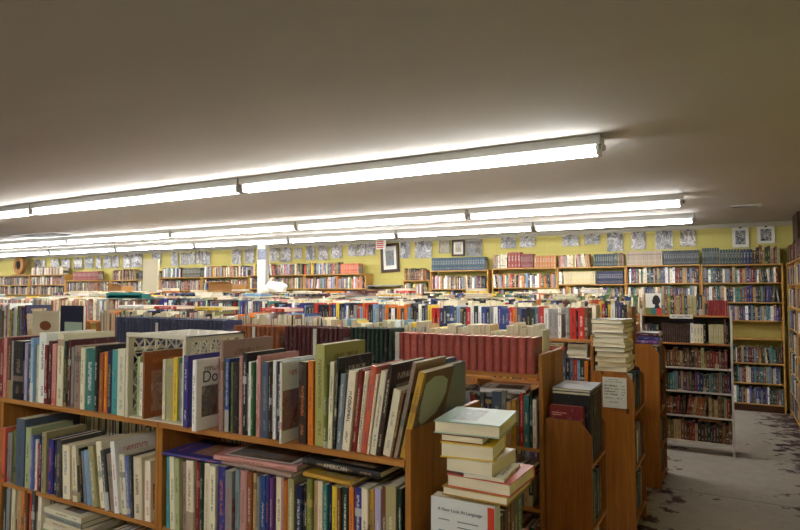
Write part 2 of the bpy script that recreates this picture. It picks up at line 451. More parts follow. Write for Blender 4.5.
struct('wall_back', (XL, XR, YB, YB+.1, 0, ZC), M['yellow'])
struct('wall_right', (XR, XR+.1, YF, YB, 0, ZC), M['yellow'])
struct('wall_left', (XL-.1, XL, YF, YB, 0, ZC), M['yellow'])
struct('wall_front', (XL, XR, YF-.1, YF, 0, ZC), M['plain_wall'])
struct('trim_1', (XL, XR, YB-.05, YB, ZC-.055, ZC), M['trim'])
struct('trim_2', (XR-.05, XR, YF, YB-.05, ZC-.055, ZC), M['trim'])

# ------------------------------------------------------------------ fluorescent lamps
tm = NT('fluorescent_tube', .3); tm.b.inputs['Emission Color'].default_value = (1.0, .995, .97, 1)
tm.b.inputs['Emission Strength'].default_value = 22.5; M['tube'] = tm.base((.9, .9, .9))
def lamp_line(y, xs, where):
    """one ceiling run of strip lights; xs are the joints from right to left"""
    for i, (xa, xb) in enumerate(zip(xs, xs[1:])):
        L = xa-xb-.02
        t = thing('fluorescent_light', f'{ORD[i]} strip light from the right end of the {where} run', 'ceiling light', (xa, y, ZC), 0, 'fluorescent strip lights on the ceiling')
        bm = bmesh.new()
        add_box(bm, -L, 0, -.060, .060, -.058, 0)
        bm_obj('housing', bm, M['fixture'], t, .004)
        bm = bmesh.new(); a = -.05
        v = [bm.verts.new(q) for q in ((-L+.05, -.049, -.0585), (-L+.05, .049, -.0585), (-L+.05, .028, -.074), (-L+.05, -.028, -.074), (-.05, -.049, -.0585), (-.05, .049, -.0585), (-.05, .028, -.074), (-.05, -.028, -.074))]
        for f in ((0, 1, 2, 3), (7, 6, 5, 4), (0, 4, 5, 1), (1, 5, 6, 2), (2, 6, 7, 3), (3, 7, 4, 0)): bm.faces.new([v[k] for k in f])
        bm_obj('reflector', bm, M['fixture'], t)
        for x in (-L+.012, -.032):
            b = bmesh.new(); add_box(b, x, x+.02, -.046, .046, -.118, -.0585)
            bm_obj('socket', b, M['fixture'], t, .003)
        for dy in (-.018, .018):
            b = bmesh.new(); add_cyl(b, (-L+.034, dy, -.1), (-.034, dy, -.1), .0150, 12)
            bm_obj('tube', b, M['tube'], t)
        b = bmesh.new(); add_box(b, -.006, .016, -.012, .012, -.09, -.0585); bm_obj('bracket', b, M['grey_metal'], t)
lamp_line(3.68, [-.65, -3.53, -6.5, -9.4, -12.3, -15.2, -18.1], 'nearest')
lamp_line(6.32, [-.38, -2.60, -5.06, -7.49, -10.1, -12.6, -15.1, -17.6, -20.1, -22.6], 'middle')
lamp_line(7.98, [-.36, -2.33, -4.46, -6.56, -8.81, -11.1, -13.4, -15.7, -18.1, -20.5, -22.9], 'farthest')
lamp_line(-.9, [.2, -2.3, -4.8, -7.3], 'rearmost')

for i, (x, y, w, d, mt, lb) in enumerate([(-9.95, 5.85, 1.2, .5, 'black_plastic', 'long dark ceiling vent at the far left'), (.16, 7.5, .3, .18, 'grey_metal', 'small pale ceiling vent near the back right corner'),
        (-4.3, 7.2, .4, .4, 'grey_metal', 'square pale ceiling vent above the framed picture'), (-9.0, 7.3, .5, .4, 'grey_metal', 'square pale ceiling vent between lamp runs at left')]):
    t = thing('ceiling_vent', lb, 'vent', (x, y, ZC))
    fr_ = bmesh.new()
    for b in ((-w/2, w/2, -d/2, -d/2+.03), (-w/2, w/2, d/2-.03, d/2), (-w/2, -w/2+.03, -d/2+.03, d/2-.03), (w/2-.03, w/2, -d/2+.03, d/2-.03)): add_box(fr_, *b, -.014, 0)
    bm_obj('frame', fr_, M['fixture'], t)
    sl = bmesh.new(); k = -d/2+.04
    while k < d/2-.04:
        add_box(sl, -w/2+.03, w/2-.03, k, k+.006, -.013, -.002); k += .03
    bm_obj('louvre', sl, M[mt], t)
    box('backing', (-w/2+.03, w/2-.03, -d/2+.03, d/2-.03, -.002, 0), M['black_plastic'], t)

# ------------------------------------------------------------------ bookcases
def bookcase(name, label, fr, W, D, levels, H, mat='wood', shelf='wood_shelf', th=.02, group=None, end=None, start=None, top=False, white_from=None, mid=None, kick=True):
    """local: x 0..W, y 0..D (front y=0)"""
    m = fr; root = thing(name, label, 'bookcase', (0, 0, 0), 0, group); root.matrix_world = m
    for k, x in enumerate((0, W-th)):
        h = H
        if k == 1 and end: h = end
        if k == 0 and start: h = start
        box('side_panel', (x, x+th, 0, D, 0, h), M[mat], root, .002)
    for i, z in enumerate(levels):
        sm = shelf
        if white_from is not None and z < white_from: sm = 'white_metal'
        if z > H: 
            box('top_board', (.0005 if not start else th, W-.0005 if not end else W-th, -.006, D, H, z), M[sm], root, .002)
        else:
            box('shelf', (th, W-th, .004, D, z-.018, z), M[sm], root, .0015)
    if kick and levels[-1] > .06: box('kick_board', (th, W-th, .03, .045, 0, levels[-1]-.019), M['wood_dark'], root)
    return root
def cap_case(label, x0, x1, y0, y1, H, levels, sign=False):
    """small case closing the end of a row: opens to +X, chopped front corner on its panels"""
    t = thing('end_bookcase', label, 'bookcase', (x0, y0, 0), 0, 'small end bookcases along the aisle')
    w = x1-x0; c = .055
    for y in (0, y1-y0-.02):
        prism('side_panel', [(0, 0), (w, 0), (w, H-c*1.3), (w-c, H), (0, H)], y, y+.02, M['wood_orange'], t, .002)
    for z in levels: box('shelf', (.012, w-.004, .02, y1-y0-.02, z-.018, z), M['wood_shelf'], t)
    box('back_board', (0, .012, .02, y1-y0-.02, .0, H-.05), M['wood'], t)
    return t

near = []   # individually issued
YA, YBr, YC_, YD, YE = 1.6, 3.0, 4.1, 5.3, 6.6
A1, A2, A3 = 1.088, .692, .30
def row(n, Yf, X1, W, lev, H, lbl, group, end=None, endL=None, **k):
    for i in range(n):
        xr = X1-i*W; lb = lbl.format(ORD[i])
        bookcase('bookcase', lb, frame(xr-W, Yf), W-.0015, k.get('D', .3), lev, H, end=end if i == 0 else None, group=group)
        bookcase('bookcase', lb+', rear side', frame(xr, Yf+2*k.get('D', .3)+.02, 180), W-.0015, k.get('D', .3), lev, H, start=end if i == 0 and not k.get('lowrear') else None, group=group)
row(3, YA, -.845, 1.105, [A1, A2, A3], A1-.02, '{} bookcase from the aisle in the nearest row', 'nearest row of bookcases', end=1.18, D=.27)
row(5, YBr, -.835, 1.13, [1.170, .80, .50, .17], 1.15, '{} bookcase from the aisle in the second row', 'second row of bookcases', end=1.275, D=.2)
row(6, YC_, -.80, 1.3, [1.27, .975, .66, .36, .1], 1.25, '{} bookcase from the aisle in the third row', 'third row of bookcases', end=1.3, D=.24)
row(6, YD, -.72, 1.4, [1.3, 1.0, .7, .4, .1], 1.28, '{} bookcase from the aisle in the fourth row', 'fourth row of bookcases', end=1.46, D=.24, lowrear=True)
row(7, YE, -.82, 1.4, [1.35, 1.07, .83, .60, .36, .11], 1.33, '{} bookcase from the aisle in the fifth row', 'fifth row of bookcases', D=.24)
WU = bookcase('bookcase', 'white shelf unit with wooden top shelves full of old books by the gap', frame(-.82, YE), .83, .28, [1.35, 1.075, .835, .602, .364, .117], 1.41, mat='white_metal', white_from=.9, th=.02, kick=False)

box('back_board', (.021, .809, .265, .279, .1, 1.33), M['wood_dark'], WU)
FA, FB, FC, FD, FE = frame(0, YA), frame(0, YBr), frame(0, YC_), frame(0, YD), frame(0, YE)

def from_list(txt, Y, z, vb, d=(.19, .23), xlim=None, hmin=.12):
    """u0 u1 vtop colour accent lean | description ; u on the shelf edge"""
    sp = []; want = []
    for ln in txt.strip().split('\n'):
        ln = ln.strip(); tg = None
        if not ln: continue
        if '|' in ln: ln, tg = [q.strip() for q in ln.split('|')]
        f = ln.split(); u0, u1, vt = map(float, f[:3]); col = f[3].replace('_', ' '); acc = f[4].replace('_', ' ') if len(f) > 4 and f[4] != '-' else None
        le = float(f[5]) if len(f) > 5 else 0; dd = float(f[6]) if len(f) > 6 else random.uniform(*d); yo = float(f[7]) if len(f) > 7 else None
        v = vb(u0); xa = at_y(u0, v, Y)[0]; xb = at_y(u1, v, Y)[0]
        h = max(hmin, (at_y((u0+u1)/2, vt, Y)[1]-z)/math.cos(R(le)))
        w = max(.006, (xb-xa)*math.cos(R(le))-.0012)
        sp.append(Spec(w, h, dd, col, acc, lean=le, tag=tg)); sp[-1].yo = yo; want.append(xa)
    return sp, want
def shelf_from(txt, Y, z, vb, **k):
    sp, want = from_list(txt, Y, z, vb, **{q: k[q] for q in k if q in ('d', 'hmin')})
    return lay(sp, frame(0, Y), want[0], z, k.get('xmax'), y=k.get('y', lambda: random.uniform(.0, .014)), want=want)

# --- row A, top shelf, left of the crate
vb1 = lambda u: 400+.141*u
A_left = shelf_from('''
-8 -4 338 brown
-4 1 340 dark_red
1 4 337 pink
4 8 338 maroon
8 11 341 grey
11 21 341 black taupe
21 24 343 lavender
24 29 344 dark_grey
29 32 338 light_blue white
32 35 345 ivory
35.5 43 333 white navy 0 .24 | white book with navy block and red spot
43 46 345 dark_red
46 49 341 maroon
49 53 344 pink red
53 55 342 yellow
55 61 334 cream - 0 .25 | tall thick cream book
61.5 64 341 dark_green
64 67 340 maroon
67 70 347 grey
70 77.5 346 taupe
77.5 82 348 cream
82 92 349 teal white
92.5 96 346 black white
96 100 353 rust
100 104 352 orange yellow
104 109 351 navy
109 116 350 turquoise green
116 123.5 349 cream grey
123.5 126 352 navy white
''', YA, A1, vb1)
issue(A_left, 'on top shelf left of crate', 'books on the near top shelf left of the crate')
# --- inside the crate
A_crate = shelf_from('''
131.5 134.5 357 pale_green
134.5 138.5 363 white
138.5 141.5 360 grey red
141.5 144.5 363 light_blue
144.5 146.5 352 rust orange 0 .19 -.012 | sunset-coloured orange and rust picture book
157 160 360 ivory
160 167.5 360 khaki grey
167.5 172 358 yellow brown
172 174.5 359 teal
174.5 181 364 grey white
''', YA, A1+.006, vb1, d=(.17, .2), y=lambda: random.uniform(.016, .028))
issue(A_crate, 'inside the white crate', 'books inside the white plastic crate')
# --- right of the crate
A_right = shelf_from('''
186.5 191 355 purple white 0 .22 -.018 | deep purple-blue book with white spine title
200.5 205 359 white brown 0 .19 -.045 | white cookbook with brown pictures on its cover
216 217 358 dark_red
217.5 221.5 341 taupe brown 0 .27 | very tall taupe book
222 226.5 359 blue
227 230 363 olive_green black
230.5 237 363 black dark_grey
237.5 241 356 pink brown
241.5 245.5 353 black white
246 249 362 white
249 252 363 green
252.5 255 360 white
255.5 259.5 356 pink
260 267 362 slate_blue grey
267.5 270 362 dark_brown
270.5 274 361 white grey
274.5 279 362 navy
279.5 284 362 light_blue
284.5 287 362 white salmon 0 .2 -.03
297 305 362 dark_brown orange | dark brown book with orange spine lettering
306 311.5 361 orange brown
312.5 322 345 lime_green brown 0 .25 | tall yellow-green picture book
322.5 326.5 366 olive_green
327 331.5 362 ivory blue 2
332 334.5 358 black - 3
335 340.5 374 blue_grey white 4
341 348.5 371 cream black 6 .19
349 354 370 dark_red - 6
354.5 359 372 ivory - 7
359.5 365.5 366 salmon - 8 .2
366 368.5 374 ivory - 8
369 375 371 cream brown 9
375.5 380 364 dark_brown cream 9
380.5 388.5 390 cream grey 11 .17
389 391.5 392 brown - 12
392 396 362 taupe - 13 .22
397.5 404 372 mustard brown 14 .22
''', YA, A1, lambda u: 400+.141*u)
issue(A_right, 'on top shelf right of crate', 'books on the near top shelf right of the crate')
for b in A_right:   # the large white lettering on one pale spine
    if b.col == 'cream' and abs(b.w-.0) > 0 and b.prev is not None and b.prev.col == 'blue grey':
        text_mesh('spine_title', 'COLONIAL', b.w*.62, M['ink'], b.obj, (b.w/2, -.0006, b.h*.52), (R(90), R(90), 0))
    if b.tag and b.tag.startswith('white cookbook'):
        text_mesh('cover_title', 'Do', .06, M['ink_blue'], b.obj, (b.w+.0006, b.d*.36, b.h*.74), (R(90), 0, R(90)))
for b in A_right:   # mustard spined book: brown cover with a pale map shape
    if b.col == 'mustard':
        box('cover_plate', (b.w+.0001, b.w+.0009, .014, b.d, .0, b.h), simple('brown_cover', (112, 84, 62)), b.obj)
        pts = [(.05, .86), (.3, .93), (.6, .91), (.84, .84), (.88, .68), (.78, .54), (.66, .45), (.5, .42), (.34, .38), (.2, .36), (.1, .42), (.04, .6)]
        bm = bmesh.new(); a = [bm.verts.new((b.w+.0016, .014+p*(b.d-.014), q*b.h)) for p, q in pts]; c = [bm.verts.new((b.w+.0010, v.co.y, v.co.z)) for v in a]
        bm.faces.new(a); bm.faces.new(c[::-1])
        for i in range(len(pts)): bm.faces.new((a[i-1], a[i], c[i], c[i-1]))
        bmesh.ops.recalc_face_normals(bm, faces=bm.faces[:]); bm_obj('cover_motif', bm, simple('pale_map', (178, 188, 172)), b.obj)
# grey book and blue book on the rear half of the nearest row
A_rear = lay([Spec(.02, .26, .19, 'blue', 'white', back=True, tag='blue book behind the leaning row'), Spec(.034, .245, .2, 'blue grey', 'grey', back=True, tag='pale grey-green book at the aisle end behind the leaning row')],
   frame(0, YA+.29), -.935, A1, y=.02)
issue(A_rear, 'on the near row', 'books on the rear side of the nearest row')

# --- row A, second shelf, left bay
vb2 = lambda u: 484+.3*u
A2_left = shelf_from('''
-9 -4 428 brown
-4 4 427 salmon brown 0 .22
4.5 9 433 grey
9.5 12.5 430 olive_green black
13 21.5 419 slate_blue dark_grey 0 .27 | very tall dark slate book
22 27.5 428 pale_green
28 30.5 436 periwinkle
31 33 440 white
33.5 35.5 444 red
36 38.5 436 navy
39 43.5 432 khaki
44 49 440 purple orange
50 53.5 441 navy
54 59 440 dark_grey
60 67.5 446 ivory blue -3.0
68 71 447 tan - -4.5
71.5 76 446 cream brown -4.5 .24
76.5 79.5 450 black - -6.0
80 84 453 blue_grey - -7.5
84.5 90 452 light_blue grey -9.0
90.5 96 448 khaki cream -9.0 .24
97 103 444 cream - -9.0 .24
103.5 108 452 dark_grey white -9.0
108.5 113 456 taupe - -9.0
113.5 118 443 white red -7.5
118.5 124 456 cream - -6.0
124.5 129 458 periwinkle - -6.0
129.5 132 456 dark_grey - -4.5
132.5 141 458 ivory black -3.0 .2 | cream book with a large black initial on its front
142 148 462 cream red -1.5
''', YA, A2, vb2, xmax=-1.975)
issue(A2_left, 'in near second shelf left bay', 'books on the near second shelf left bay')
for b in A2_left:
    if b.tag and b.tag.startswith('cream book with'):
        text_mesh('cover_letter', 'C', .09, M['ink'], b.obj, (b.w+.0006, b.d*.45, b.h*.5), (R(90), 0, R(90)))
A2_right = shelf_from('''
165 168.5 457 turquoise - -1
169 174 457 cream green -2
174.5 179 459 pale_green - -2
179.5 184 463 taupe - -2
184.5 192 461 ivory brown -1
193 197.5 463 dark_red pink
198 202 463 dark_green
202.5 208 464 ivory tan
208.5 214.5 466 cream
215.5 223 467 purple orange | purple book with orange picture and white spine title
224 231 471 grey red
232 237 470 blue_grey
238 245 471 pink
245.5 250 472 rust
250.5 254 474 tan
254.5 258 477 grey
259 264 476 blue
264.5 268 476 purple orange
268.5 272 478 violet
273 279 478 cream
279.5 282.5 478 pink
283 286 481 orange
286.5 293 479 khaki cream
293.5 300 486 navy white
300.5 304.5 485 black white
305 311 479 olive_green
311.5 315.5 482 tan
316 321 482 ivory pink
321.5 326 485 teal
326.5 329.5 484 navy
330 336 487 yellow olive_green
336.5 340 488 brown
340.5 346.5 488 dark_green white
347 352 488 orange
352.5 360 489 purple white
360.5 367 489 cream
367.5 372 491 mustard
372.5 379 490 lavender white
379.5 384 488 brown
384.5 395 487 khaki ivory
396 400 490 dark_green
400.5 407 494 slate_blue grey
''', YA, A2, lambda u: 500+.22*u, xmax=-.868, hmin=.2)
issue(A2_right, 'in near second shelf right bay', 'books on the near second shelf right bay')
# flat books lying on those
def flat_at(u0, v0, Y, z, w, h, d, col, acc, tw, lbl, back=False, parts=True, grp=None, name='book'):
    s = Spec(w, h, d, col, acc, flat=True, twist=tw, back=back, hard=True)
    s.frame = frame(0, Y); s.x = at_y(u0, v0, Y)[0]; s.z = z; o = real_book(s, name, parts); tag(o, unique([lbl]), 'book', grp); s.obj = o
    return s
zt = max(b.h for b in A2_right)+A2+.004
zt = .955
for b in A2_right:
    if b.h+A2 > zt-.002: pass
top2 = lambda x0, x1: max([b.z+b.h for b in A2_right if b.x+b.w > x0 and b.x < x1] + [A2+.2])+.003
def on_top(x0, w, h, d, col, acc, tw, lbl, y=.0, extra=0, back=False):
    s = Spec(w, h, d, col, acc, flat=True, twist=tw, back=back, hard=True); s.frame = frame(0, YA); s.x = x0; s.y = y
    s.z = top2(x0-.01, x0+h+.01)+extra; s.obj = real_book(s, 'book'); tag(s.obj, unique([lbl]), 'book', 'books lying flat on the near second shelf'); return s
f1 = on_top(-1.93, .012, .30, .22, 'purple', 'orange', 3, 'purple magazine with orange and red picture lying on the near second shelf')
f2 = on_top(-1.62, .016, .33, .23, 'taupe', 'grey', -2, 'taupe book lying beneath the pink framed picture book')
f3 = on_top(-1.655, .018, .36, .235, 'pink', 'brown', 4, 'pink book with dark framed picture lying flat on other books', extra=.0175)
box('cover_border', (f3.w+.0001, f3.w+.0008, .022, f3.d-.018, .03, f3.h-.03), M['paper'], f3.obj)['label'] = 'cream border line on the cover'
bm = bmesh.new(); uvl = bm.loops.layers.uv.new('UVMap'); add_box(bm, f3.w+.0009, f3.w+.0014, .03, f3.d-.026, .045, f3.h-.045)
for f in bm.faces:
    for lp in f.loops: lp[uvl].uv = (2.3+lp.vert.co.y*2, .25+lp.vert.co.z)
q = bm_obj('cover_picture', bm, M['print'], f3.obj); paint(q.data, LP['dark grey'], LP['brown'], (.9, .95, .4))
f4 = on_top(-1.25, .014, .2, .19, 'mustard', 'yellow', -4, 'mustard yellow book lying beneath the black lettered book')
f5 = on_top(-1.255, .022, .31, .22, 'black', 'tan', -3, 'black book with white capital letters on spine lying flat', extra=.0155)
text_mesh('spine_title', 'AMERICAN', .019, M['ink_light'], f5.obj, (f5.w/2, -.0006, f5.h*.55), (R(90), R(90), 0))

# --- row A, third shelf, left end
A3_left = shelf_from('''
-6 0 490 tan
0.5 4 490 dark_green
4.5 8 488 grey
8.5 12 487 ivory
12.5 17 488 tan
17.5 21 489 orange
21.5 25 490 brown
25.5 29 491 red
29.5 33 490 dark_grey
33.5 37 493 cream
''', YA, A3, lambda u: 560+.4*u, hmin=.24)
issue(A3_left, 'on the near third shelf', 'books on the near third shelf')
flp = flats(frame(0, YA), A3_left[-1].x+.05, .01, A3, 14, 'pale', w=(.021, .0245), h=(.27, .3), d=(.2, .22), back=None, to=[], tw=2)
for i, b in enumerate(flp):
    b.obj = real_book(b); tag(b.obj, unique([f'{b.col} journal, {ORD[i]} from the bottom of the pile on the near third shelf']), 'book', 'pile of journals on the near third shelf')
x = A3_left[-1].x+.40
A3_r = lay(rnd_specs(20, 'mixed', h=(.25, .285), w=(.014, .03), d=(.18, .22), lean=0), FA, x, A3, -1.985)
issue(A3_r, 'on the near third shelf', 'books on the near third shelf')

# --- the white crate
cx0, cx1 = at_y(127, 418, YA)[0], at_y(184.5, 426, YA)[0]
t = thing('plastic_crate', 'off-white lattice plastic crate lying on its side on the near top shelf', 'crate', (cx0, YA, A1))
W_, D_, H_ = cx1-cx0, .315, .335
def lattice(name, axis, a0, a1, b0, b1, pos, th=.006, mat='crate', parent=None, rim=.022, n=(6, 2)):
    bm = bmesh.new()
    def B(p0, p1, q0, q1):
        if axis == 'x': add_box(bm, pos, pos+th, p0, p1, q0, q1)
        elif axis == 'z': add_box(bm, p0, p1, q0, q1, pos, pos+th)
        else: add_box(bm, p0, p1, pos, pos+th, q0, q1)
    B(a0, a1, b0, b0+rim); B(a0, a1, b1-rim, b1); B(a0, a0+rim, b0+rim, b1-rim); B(a1-rim, a1, b0+rim, b1-rim)
    ca = (a1-a0-2*rim)/n[0]; cb = (b1-b0-2*rim)/n[1]
    for i in range(n[0]):
        for j in range(n[1]):
            o = Vector((a0+rim+i*ca, b0+rim+j*cb))
            if i: B(o.x-.0025, o.x+.0025, o.y, o.y+cb)
            if j: B(o.x, o.x+ca, o.y-.0025, o.y+.0025)
            for sgn in (1, -1):
                L = math.hypot(ca, cb); ang = math.atan2(cb, ca)*sgn; c = o+Vector((ca/2, cb/2))
                dx, dy = math.cos(ang)*L/2, math.sin(ang)*L/2; nx, ny = -math.sin(ang)*.003, math.cos(ang)*.003
                q = [(c.x-dx-nx, c.y-dy-ny), (c.x+dx-nx, c.y+dy-ny), (c.x+dx+nx, c.y+dy+ny), (c.x-dx+nx, c.y-dy+ny)]
                vs = []
                for off in (0, th*.8):
                    for (p, r_) in q:
                        vs.append(bm.verts.new((pos+off, p, r_) if axis == 'x' else ((p, r_, pos+off) if axis == 'z' else (p, pos+off, r_))))
                for f in ((0, 1, 2, 3), (7, 6, 5, 4), (0, 4, 5, 1), (1, 5, 6, 2), (2, 6, 7, 3), (3, 7, 4, 0)): bm.faces.new([vs[k] for k in f])
    bmesh.ops.recalc_face_normals(bm, faces=bm.faces[:])
    return bm_obj(name, bm, M[mat], parent)
lattice('side_wall', 'x', 0, D_, 0, H_, 0, parent=t, n=(5, 5)); lattice('side_wall', 'x', 0, D_, 0, H_, W_-.006, parent=t, n=(5, 5))
lattice('side_wall', 'z', 0, W_, 0, D_, H_-.006, parent=t, n=(5, 5))
box('side_wall', (0, W_, 0, D_, 0, .005), M['crate'], t)
lattice('crate_bottom', 'y', 0, W_, 0, H_, D_-.006, parent=t, n=(6, 6))
rm = bmesh.new()
for b in ((-.006, W_+.006, -.008, .004, H_-.012, H_+.006), (-.006, .010, -.008, .004, .0, H_-.012), (W_-.010, W_+.006, -.008, .004, .0, H_-.012)): add_box(rm, *b)
bm_obj('rim', rm, M['crate'], t, .003)

for zr, hr in ((A2, (.26, .33)), (A3, (.26, .33))):
    for k in range(3): fill(frame(0, YA+.285), -.845-(k+1)*1.105+.02, -.845-k*1.105-.02, zr, 'dim', h=hr, w=(.018, .035), d=(.19, .23), back=True, lean=0)
fill(frame(0, YA+.285), -3.6, -.98, A1, 'beige', h=(.17, .20), w=(.015, .03), d=(.13, .16), back=True, lean=0)
# ------------------------------------------------------------------ row B
def X(u, v, Y): return at_y(u, v, Y)[0]
def issue_set(bs, label, group):
    for b in bs:
        o = real_book(b, 'bound_volume', False); tag(o, label, 'book', group); b.obj = o
zB = 1.170
red = lay(volumes(18, .0442, .186, .15, 'brick red'), FB, -1.685, zB, -.858, y=.008)
issue_set(red, 'brick red cloth volume in the matching set on the second row', 'brick red matching volumes on the second row')
grn = lay(volumes(11, .029, .205, .15, 'dark green'), FB, -2.01, zB, -1.7, y=.012)
for i, b in enumerate(grn): 
    if i in (3, 8): b.c = LP['black']
issue_set(grn, 'dark green cloth volume in the matching set beside the brick red volumes', 'dark green matching volumes on the second row')
mar = lay(volumes(14, .034, .198, .16, 'maroon'), FB, -2.51, zB, -2.03, y=.01)
issue_set(mar, 'dark maroon volume in the matching set between tan and green sets', 'maroon matching volumes on the second row')
brn = lay(volumes(11, .040, .193, .16, 'rust'), FB, -2.955, zB, -2.515, y=.01)
issue_set(brn, 'rust brown volume with worn spine between the navy and maroon sets', 'rust brown matching volumes on the second row')
blu = lay(volumes(30, .038, .222, .165, 'navy'), FB, -4.18, zB, -2.97, y=.006)
for b in blu: b.c = jitter(lin((58, 66, 100)), .08)
issue_set(blu, 'slate navy volume in the long matching set behind the white crate', 'navy matching volumes on the second row')
for nm, u, v0, v1, Yq in (('navy', 156.5, 321, 346, YBr), ('rust brown', 253.5, 325, 347, YBr), ('maroon', 314.5, 327, 350, YBr), ('brick red', 397, 338, 368, YBr)):
    x, z = at_y(u, v0, Yq-.004); zz = zB
    o = box('paper_slip', (x-.013, x+.013, YBr-.002, YBr+.001, zz, zB+.19), M['paper'])
    tag(o, f'upright white paper marker in front of the {nm} volumes', 'label', 'white paper markers on the second row')
B_left = lay(rnd_specs(60, 'mixed', h=(.24, .31), w=(.015, .035), d=(.19, .22), lean=.2), FB, -6.6, zB, -5.35)
for b in B_left: stuff.add(b)
# books standing cover out at the left end
def cover_out(label, x, y, z, w, h, th, col, panel=None, motif=None, rz=0):
    t = thing('book', label, 'book', (x, y, z), R(rz))
    box('page_block', (.004, w-.004, .0035, th-.0035, .003, h-.003), M['pages'], t)
    bm = bmesh.new(); add_box(bm, 0, w, 0, .003, 0, h); add_box(bm, 0, w, th-.003, th, 0, h); add_box(bm, 0, .003, .003, th-.003, 0, h)
    bm_obj('cover', bm, simple('cover_'+col.replace(' ', '_'), PAL[col]), t, .0005)
    if panel: box('cover_panel', (w*.2, w*.96, -.001, -.0001, .01, h*.55), simple('panel_'+panel, PAL[panel]), t)
    if motif:
        bm = bmesh.new(); add_cyl(bm, (w*.5, -.001, h*.5), (w*.5, -.0001, h*.5), .04, 24)
        for v in bm.verts: v.co.x = w*.5+(v.co.x-w*.5)*1.9
        bm_obj('cover_motif', bm, simple('motif_'+motif, PAL[motif]), t)
    return t
cover_out('navy book with pale mint panel standing cover out in the second row', -4.93, YBr+.03, zB, .28, .30, .03, 'navy', panel='mint', rz=4)
cover_out('tan landscape book with a rust oval standing cover out in the second row', -5.32, YBr+.02, zB, .36, .25, .02, 'ivory', motif='rust', rz=3)
for (x, y, cc, ac, h, tw, lb) in ((-4.55, .3, 'white', 'grey', .3, 5, 'white book lying on the second row beside the red one'), (-4.1, .29, 'red', 'white', .28, -4, 'red book lying on top of the second row'), (-3.62, .28, 'yellow', 'navy', .27, 3, 'yellow book with dark patch lying on the second row'), (-2.95, .27, 'red', 'cream', .24, -6, 'red covered book lying farther right on the second row')):
    s = Spec(.025, h, .2, cc, ac, flat=True, twist=tw, hard=True); s.frame = FB; s.x = x; s.y = y; s.z = zB+.276; tag(real_book(s, 'book', False), unique([lb]), 'book', 'books lying flat on top of the second row')
# rear half of row B: fore-edges toward the camera
FBr = frame(0, YBr+.21)
k = fill(FBr, -2.35, -.885, zB, 'pale', to=[], h=(.195, .25), w=(.018, .04), d=(.13, .16), lean=.25, back=True)
issue(k, 'behind the matching sets', 'books with page edges out on the second row', False)
k = fill(FBr, -4.7, -2.36, zB, 'mixed', h=(.22, .27), w=(.016, .04), d=(.16, .2), lean=.2, back=True)
# lower shelves of row B near the aisle
b2 = shelf_from('''
452 458 392 black
458.5 464 396 brown
464.5 470 392 grey
470.5 475 394 dark_red
475.5 479 396 dark_brown
479.5 484 393 dark_grey
484.5 491 397 navy
491.5 501 392 slate_blue
501.5 506 391 grey
506.5 511 402 tan
511.5 516 400 mustard
516.5 519 398 brown
519.5 523 394 red
523.5 529 396 teal cream
529.5 532 392 dark_green
532.5 536.5 400 white
''', YBr, .80, lambda u: 447, d=(.15, .19), hmin=.15, xmax=-.858)
issue(b2, 'on the second row lower shelf', 'books on the second row lower shelf', True)
for i, (x, c_, h_, tw) in enumerate(((-1.50, 'dark brown', .26, 12), (-1.25, 'grey', .25, -6), (-1.19, 'white', .24, 8))):
    s = Spec(.022, h_, .18, c_, None, flat=True, twist=tw); s.frame = FB; s.x = x; s.y = .03; s.z = .80+.235+(.024 if i == 2 else 0)
    tag(real_book(s, 'book', False), unique([f'{c_} book lying across upright books below the brick red volumes']), 'book')
fill(FB, -1.93, -1.12, .50, 'old', h=(.2, .24), w=(.018, .03), d=(.15, .18))
b3 = lay([Spec(.03, .25, .18, 'green', 'cream'), Spec(.02, .2, .16, 'brown'), Spec(.018, .22, .16, 'tan'), Spec(.022, .215, .16, 'khaki'), Spec(.02, .2, .16, 'dark green'), Spec(.025, .21, .16, 'grey'), Spec(.022, .2, .16, 'tan'), Spec(.022, .19, .16, 'dark green')], FB, -1.08, .50, -.858)
issue(b3, 'on the second row third shelf', 'books on the second row third shelf', True)
fill(FB, -1.93, -.858, .17, 'old', h=(.2, .27), w=(.018, .03), d=(.15, .18))

# ------------------------------------------------------------------ end cases
capA = cap_case('low orange wood end bookcase holding the near stack', -.838, -.60, 1.6, 2.14, .74, [.655, .33, .05])
capB = cap_case('orange wood end bookcase holding black binders beside second row', -.832, -.605, 3.02, 3.42, .955, [.74, .42, .1])
capC = cap_case('orange wood end bookcase with a handwritten price list taped on', -.796, -.548, 4.08, 4.60, 1.07, [.80, .45, .12])
capD = cap_case('knotty orange wood end bookcase farthest down the aisle', -.70, -.515, 5.28, 5.80, 1.155, [.90, .6, .3, .05])
for cap, (x1, y0, y1, lv, hh) in ((capA, (-.60, 1.6, 2.14, [.33, .05], (.2, .24))), (capB, (-.605, 3.02, 3.42, [.42, .1], (.2, .26))), (capC, (-.548, 4.08, 4.60, [.80, .45, .12], (.2, .27))), (capD, (-.515, 5.28, 5.80, [.90, .6, .3, .05], (.18, .24)))):
    for z in lv: fill(frame(x1-.012, y0, 90), .022, y1-y0-.022, z, 'dim', h=hh, w=(.018, .035), d=(.13, .17), lean=0)
# cap A: language book facing the camera, then spines along the aisle
FcA = frame(-.612, 1.6, 90)
s = Spec(.045, .335, .2, 'white', 'red'); s.hard = False; s.rnd = (.2, 0, .1); s.c = lin((222, 224, 226)); s.c2 = s.c
s.frame = Matrix.Translation((-.615, 1.628, .655)) @ Matrix.Rotation(R(180), 4, 'Z') @ Matrix.Rotation(R(90), 4, 'Z')
s.frame = Matrix.Translation((-.592, 1.625, .655)) @ Matrix.Rotation(R(90), 4, 'Z')
lang = real_book(s, 'book'); tag(lang, 'white book titled A New Look At Language standing below the stack', 'book')
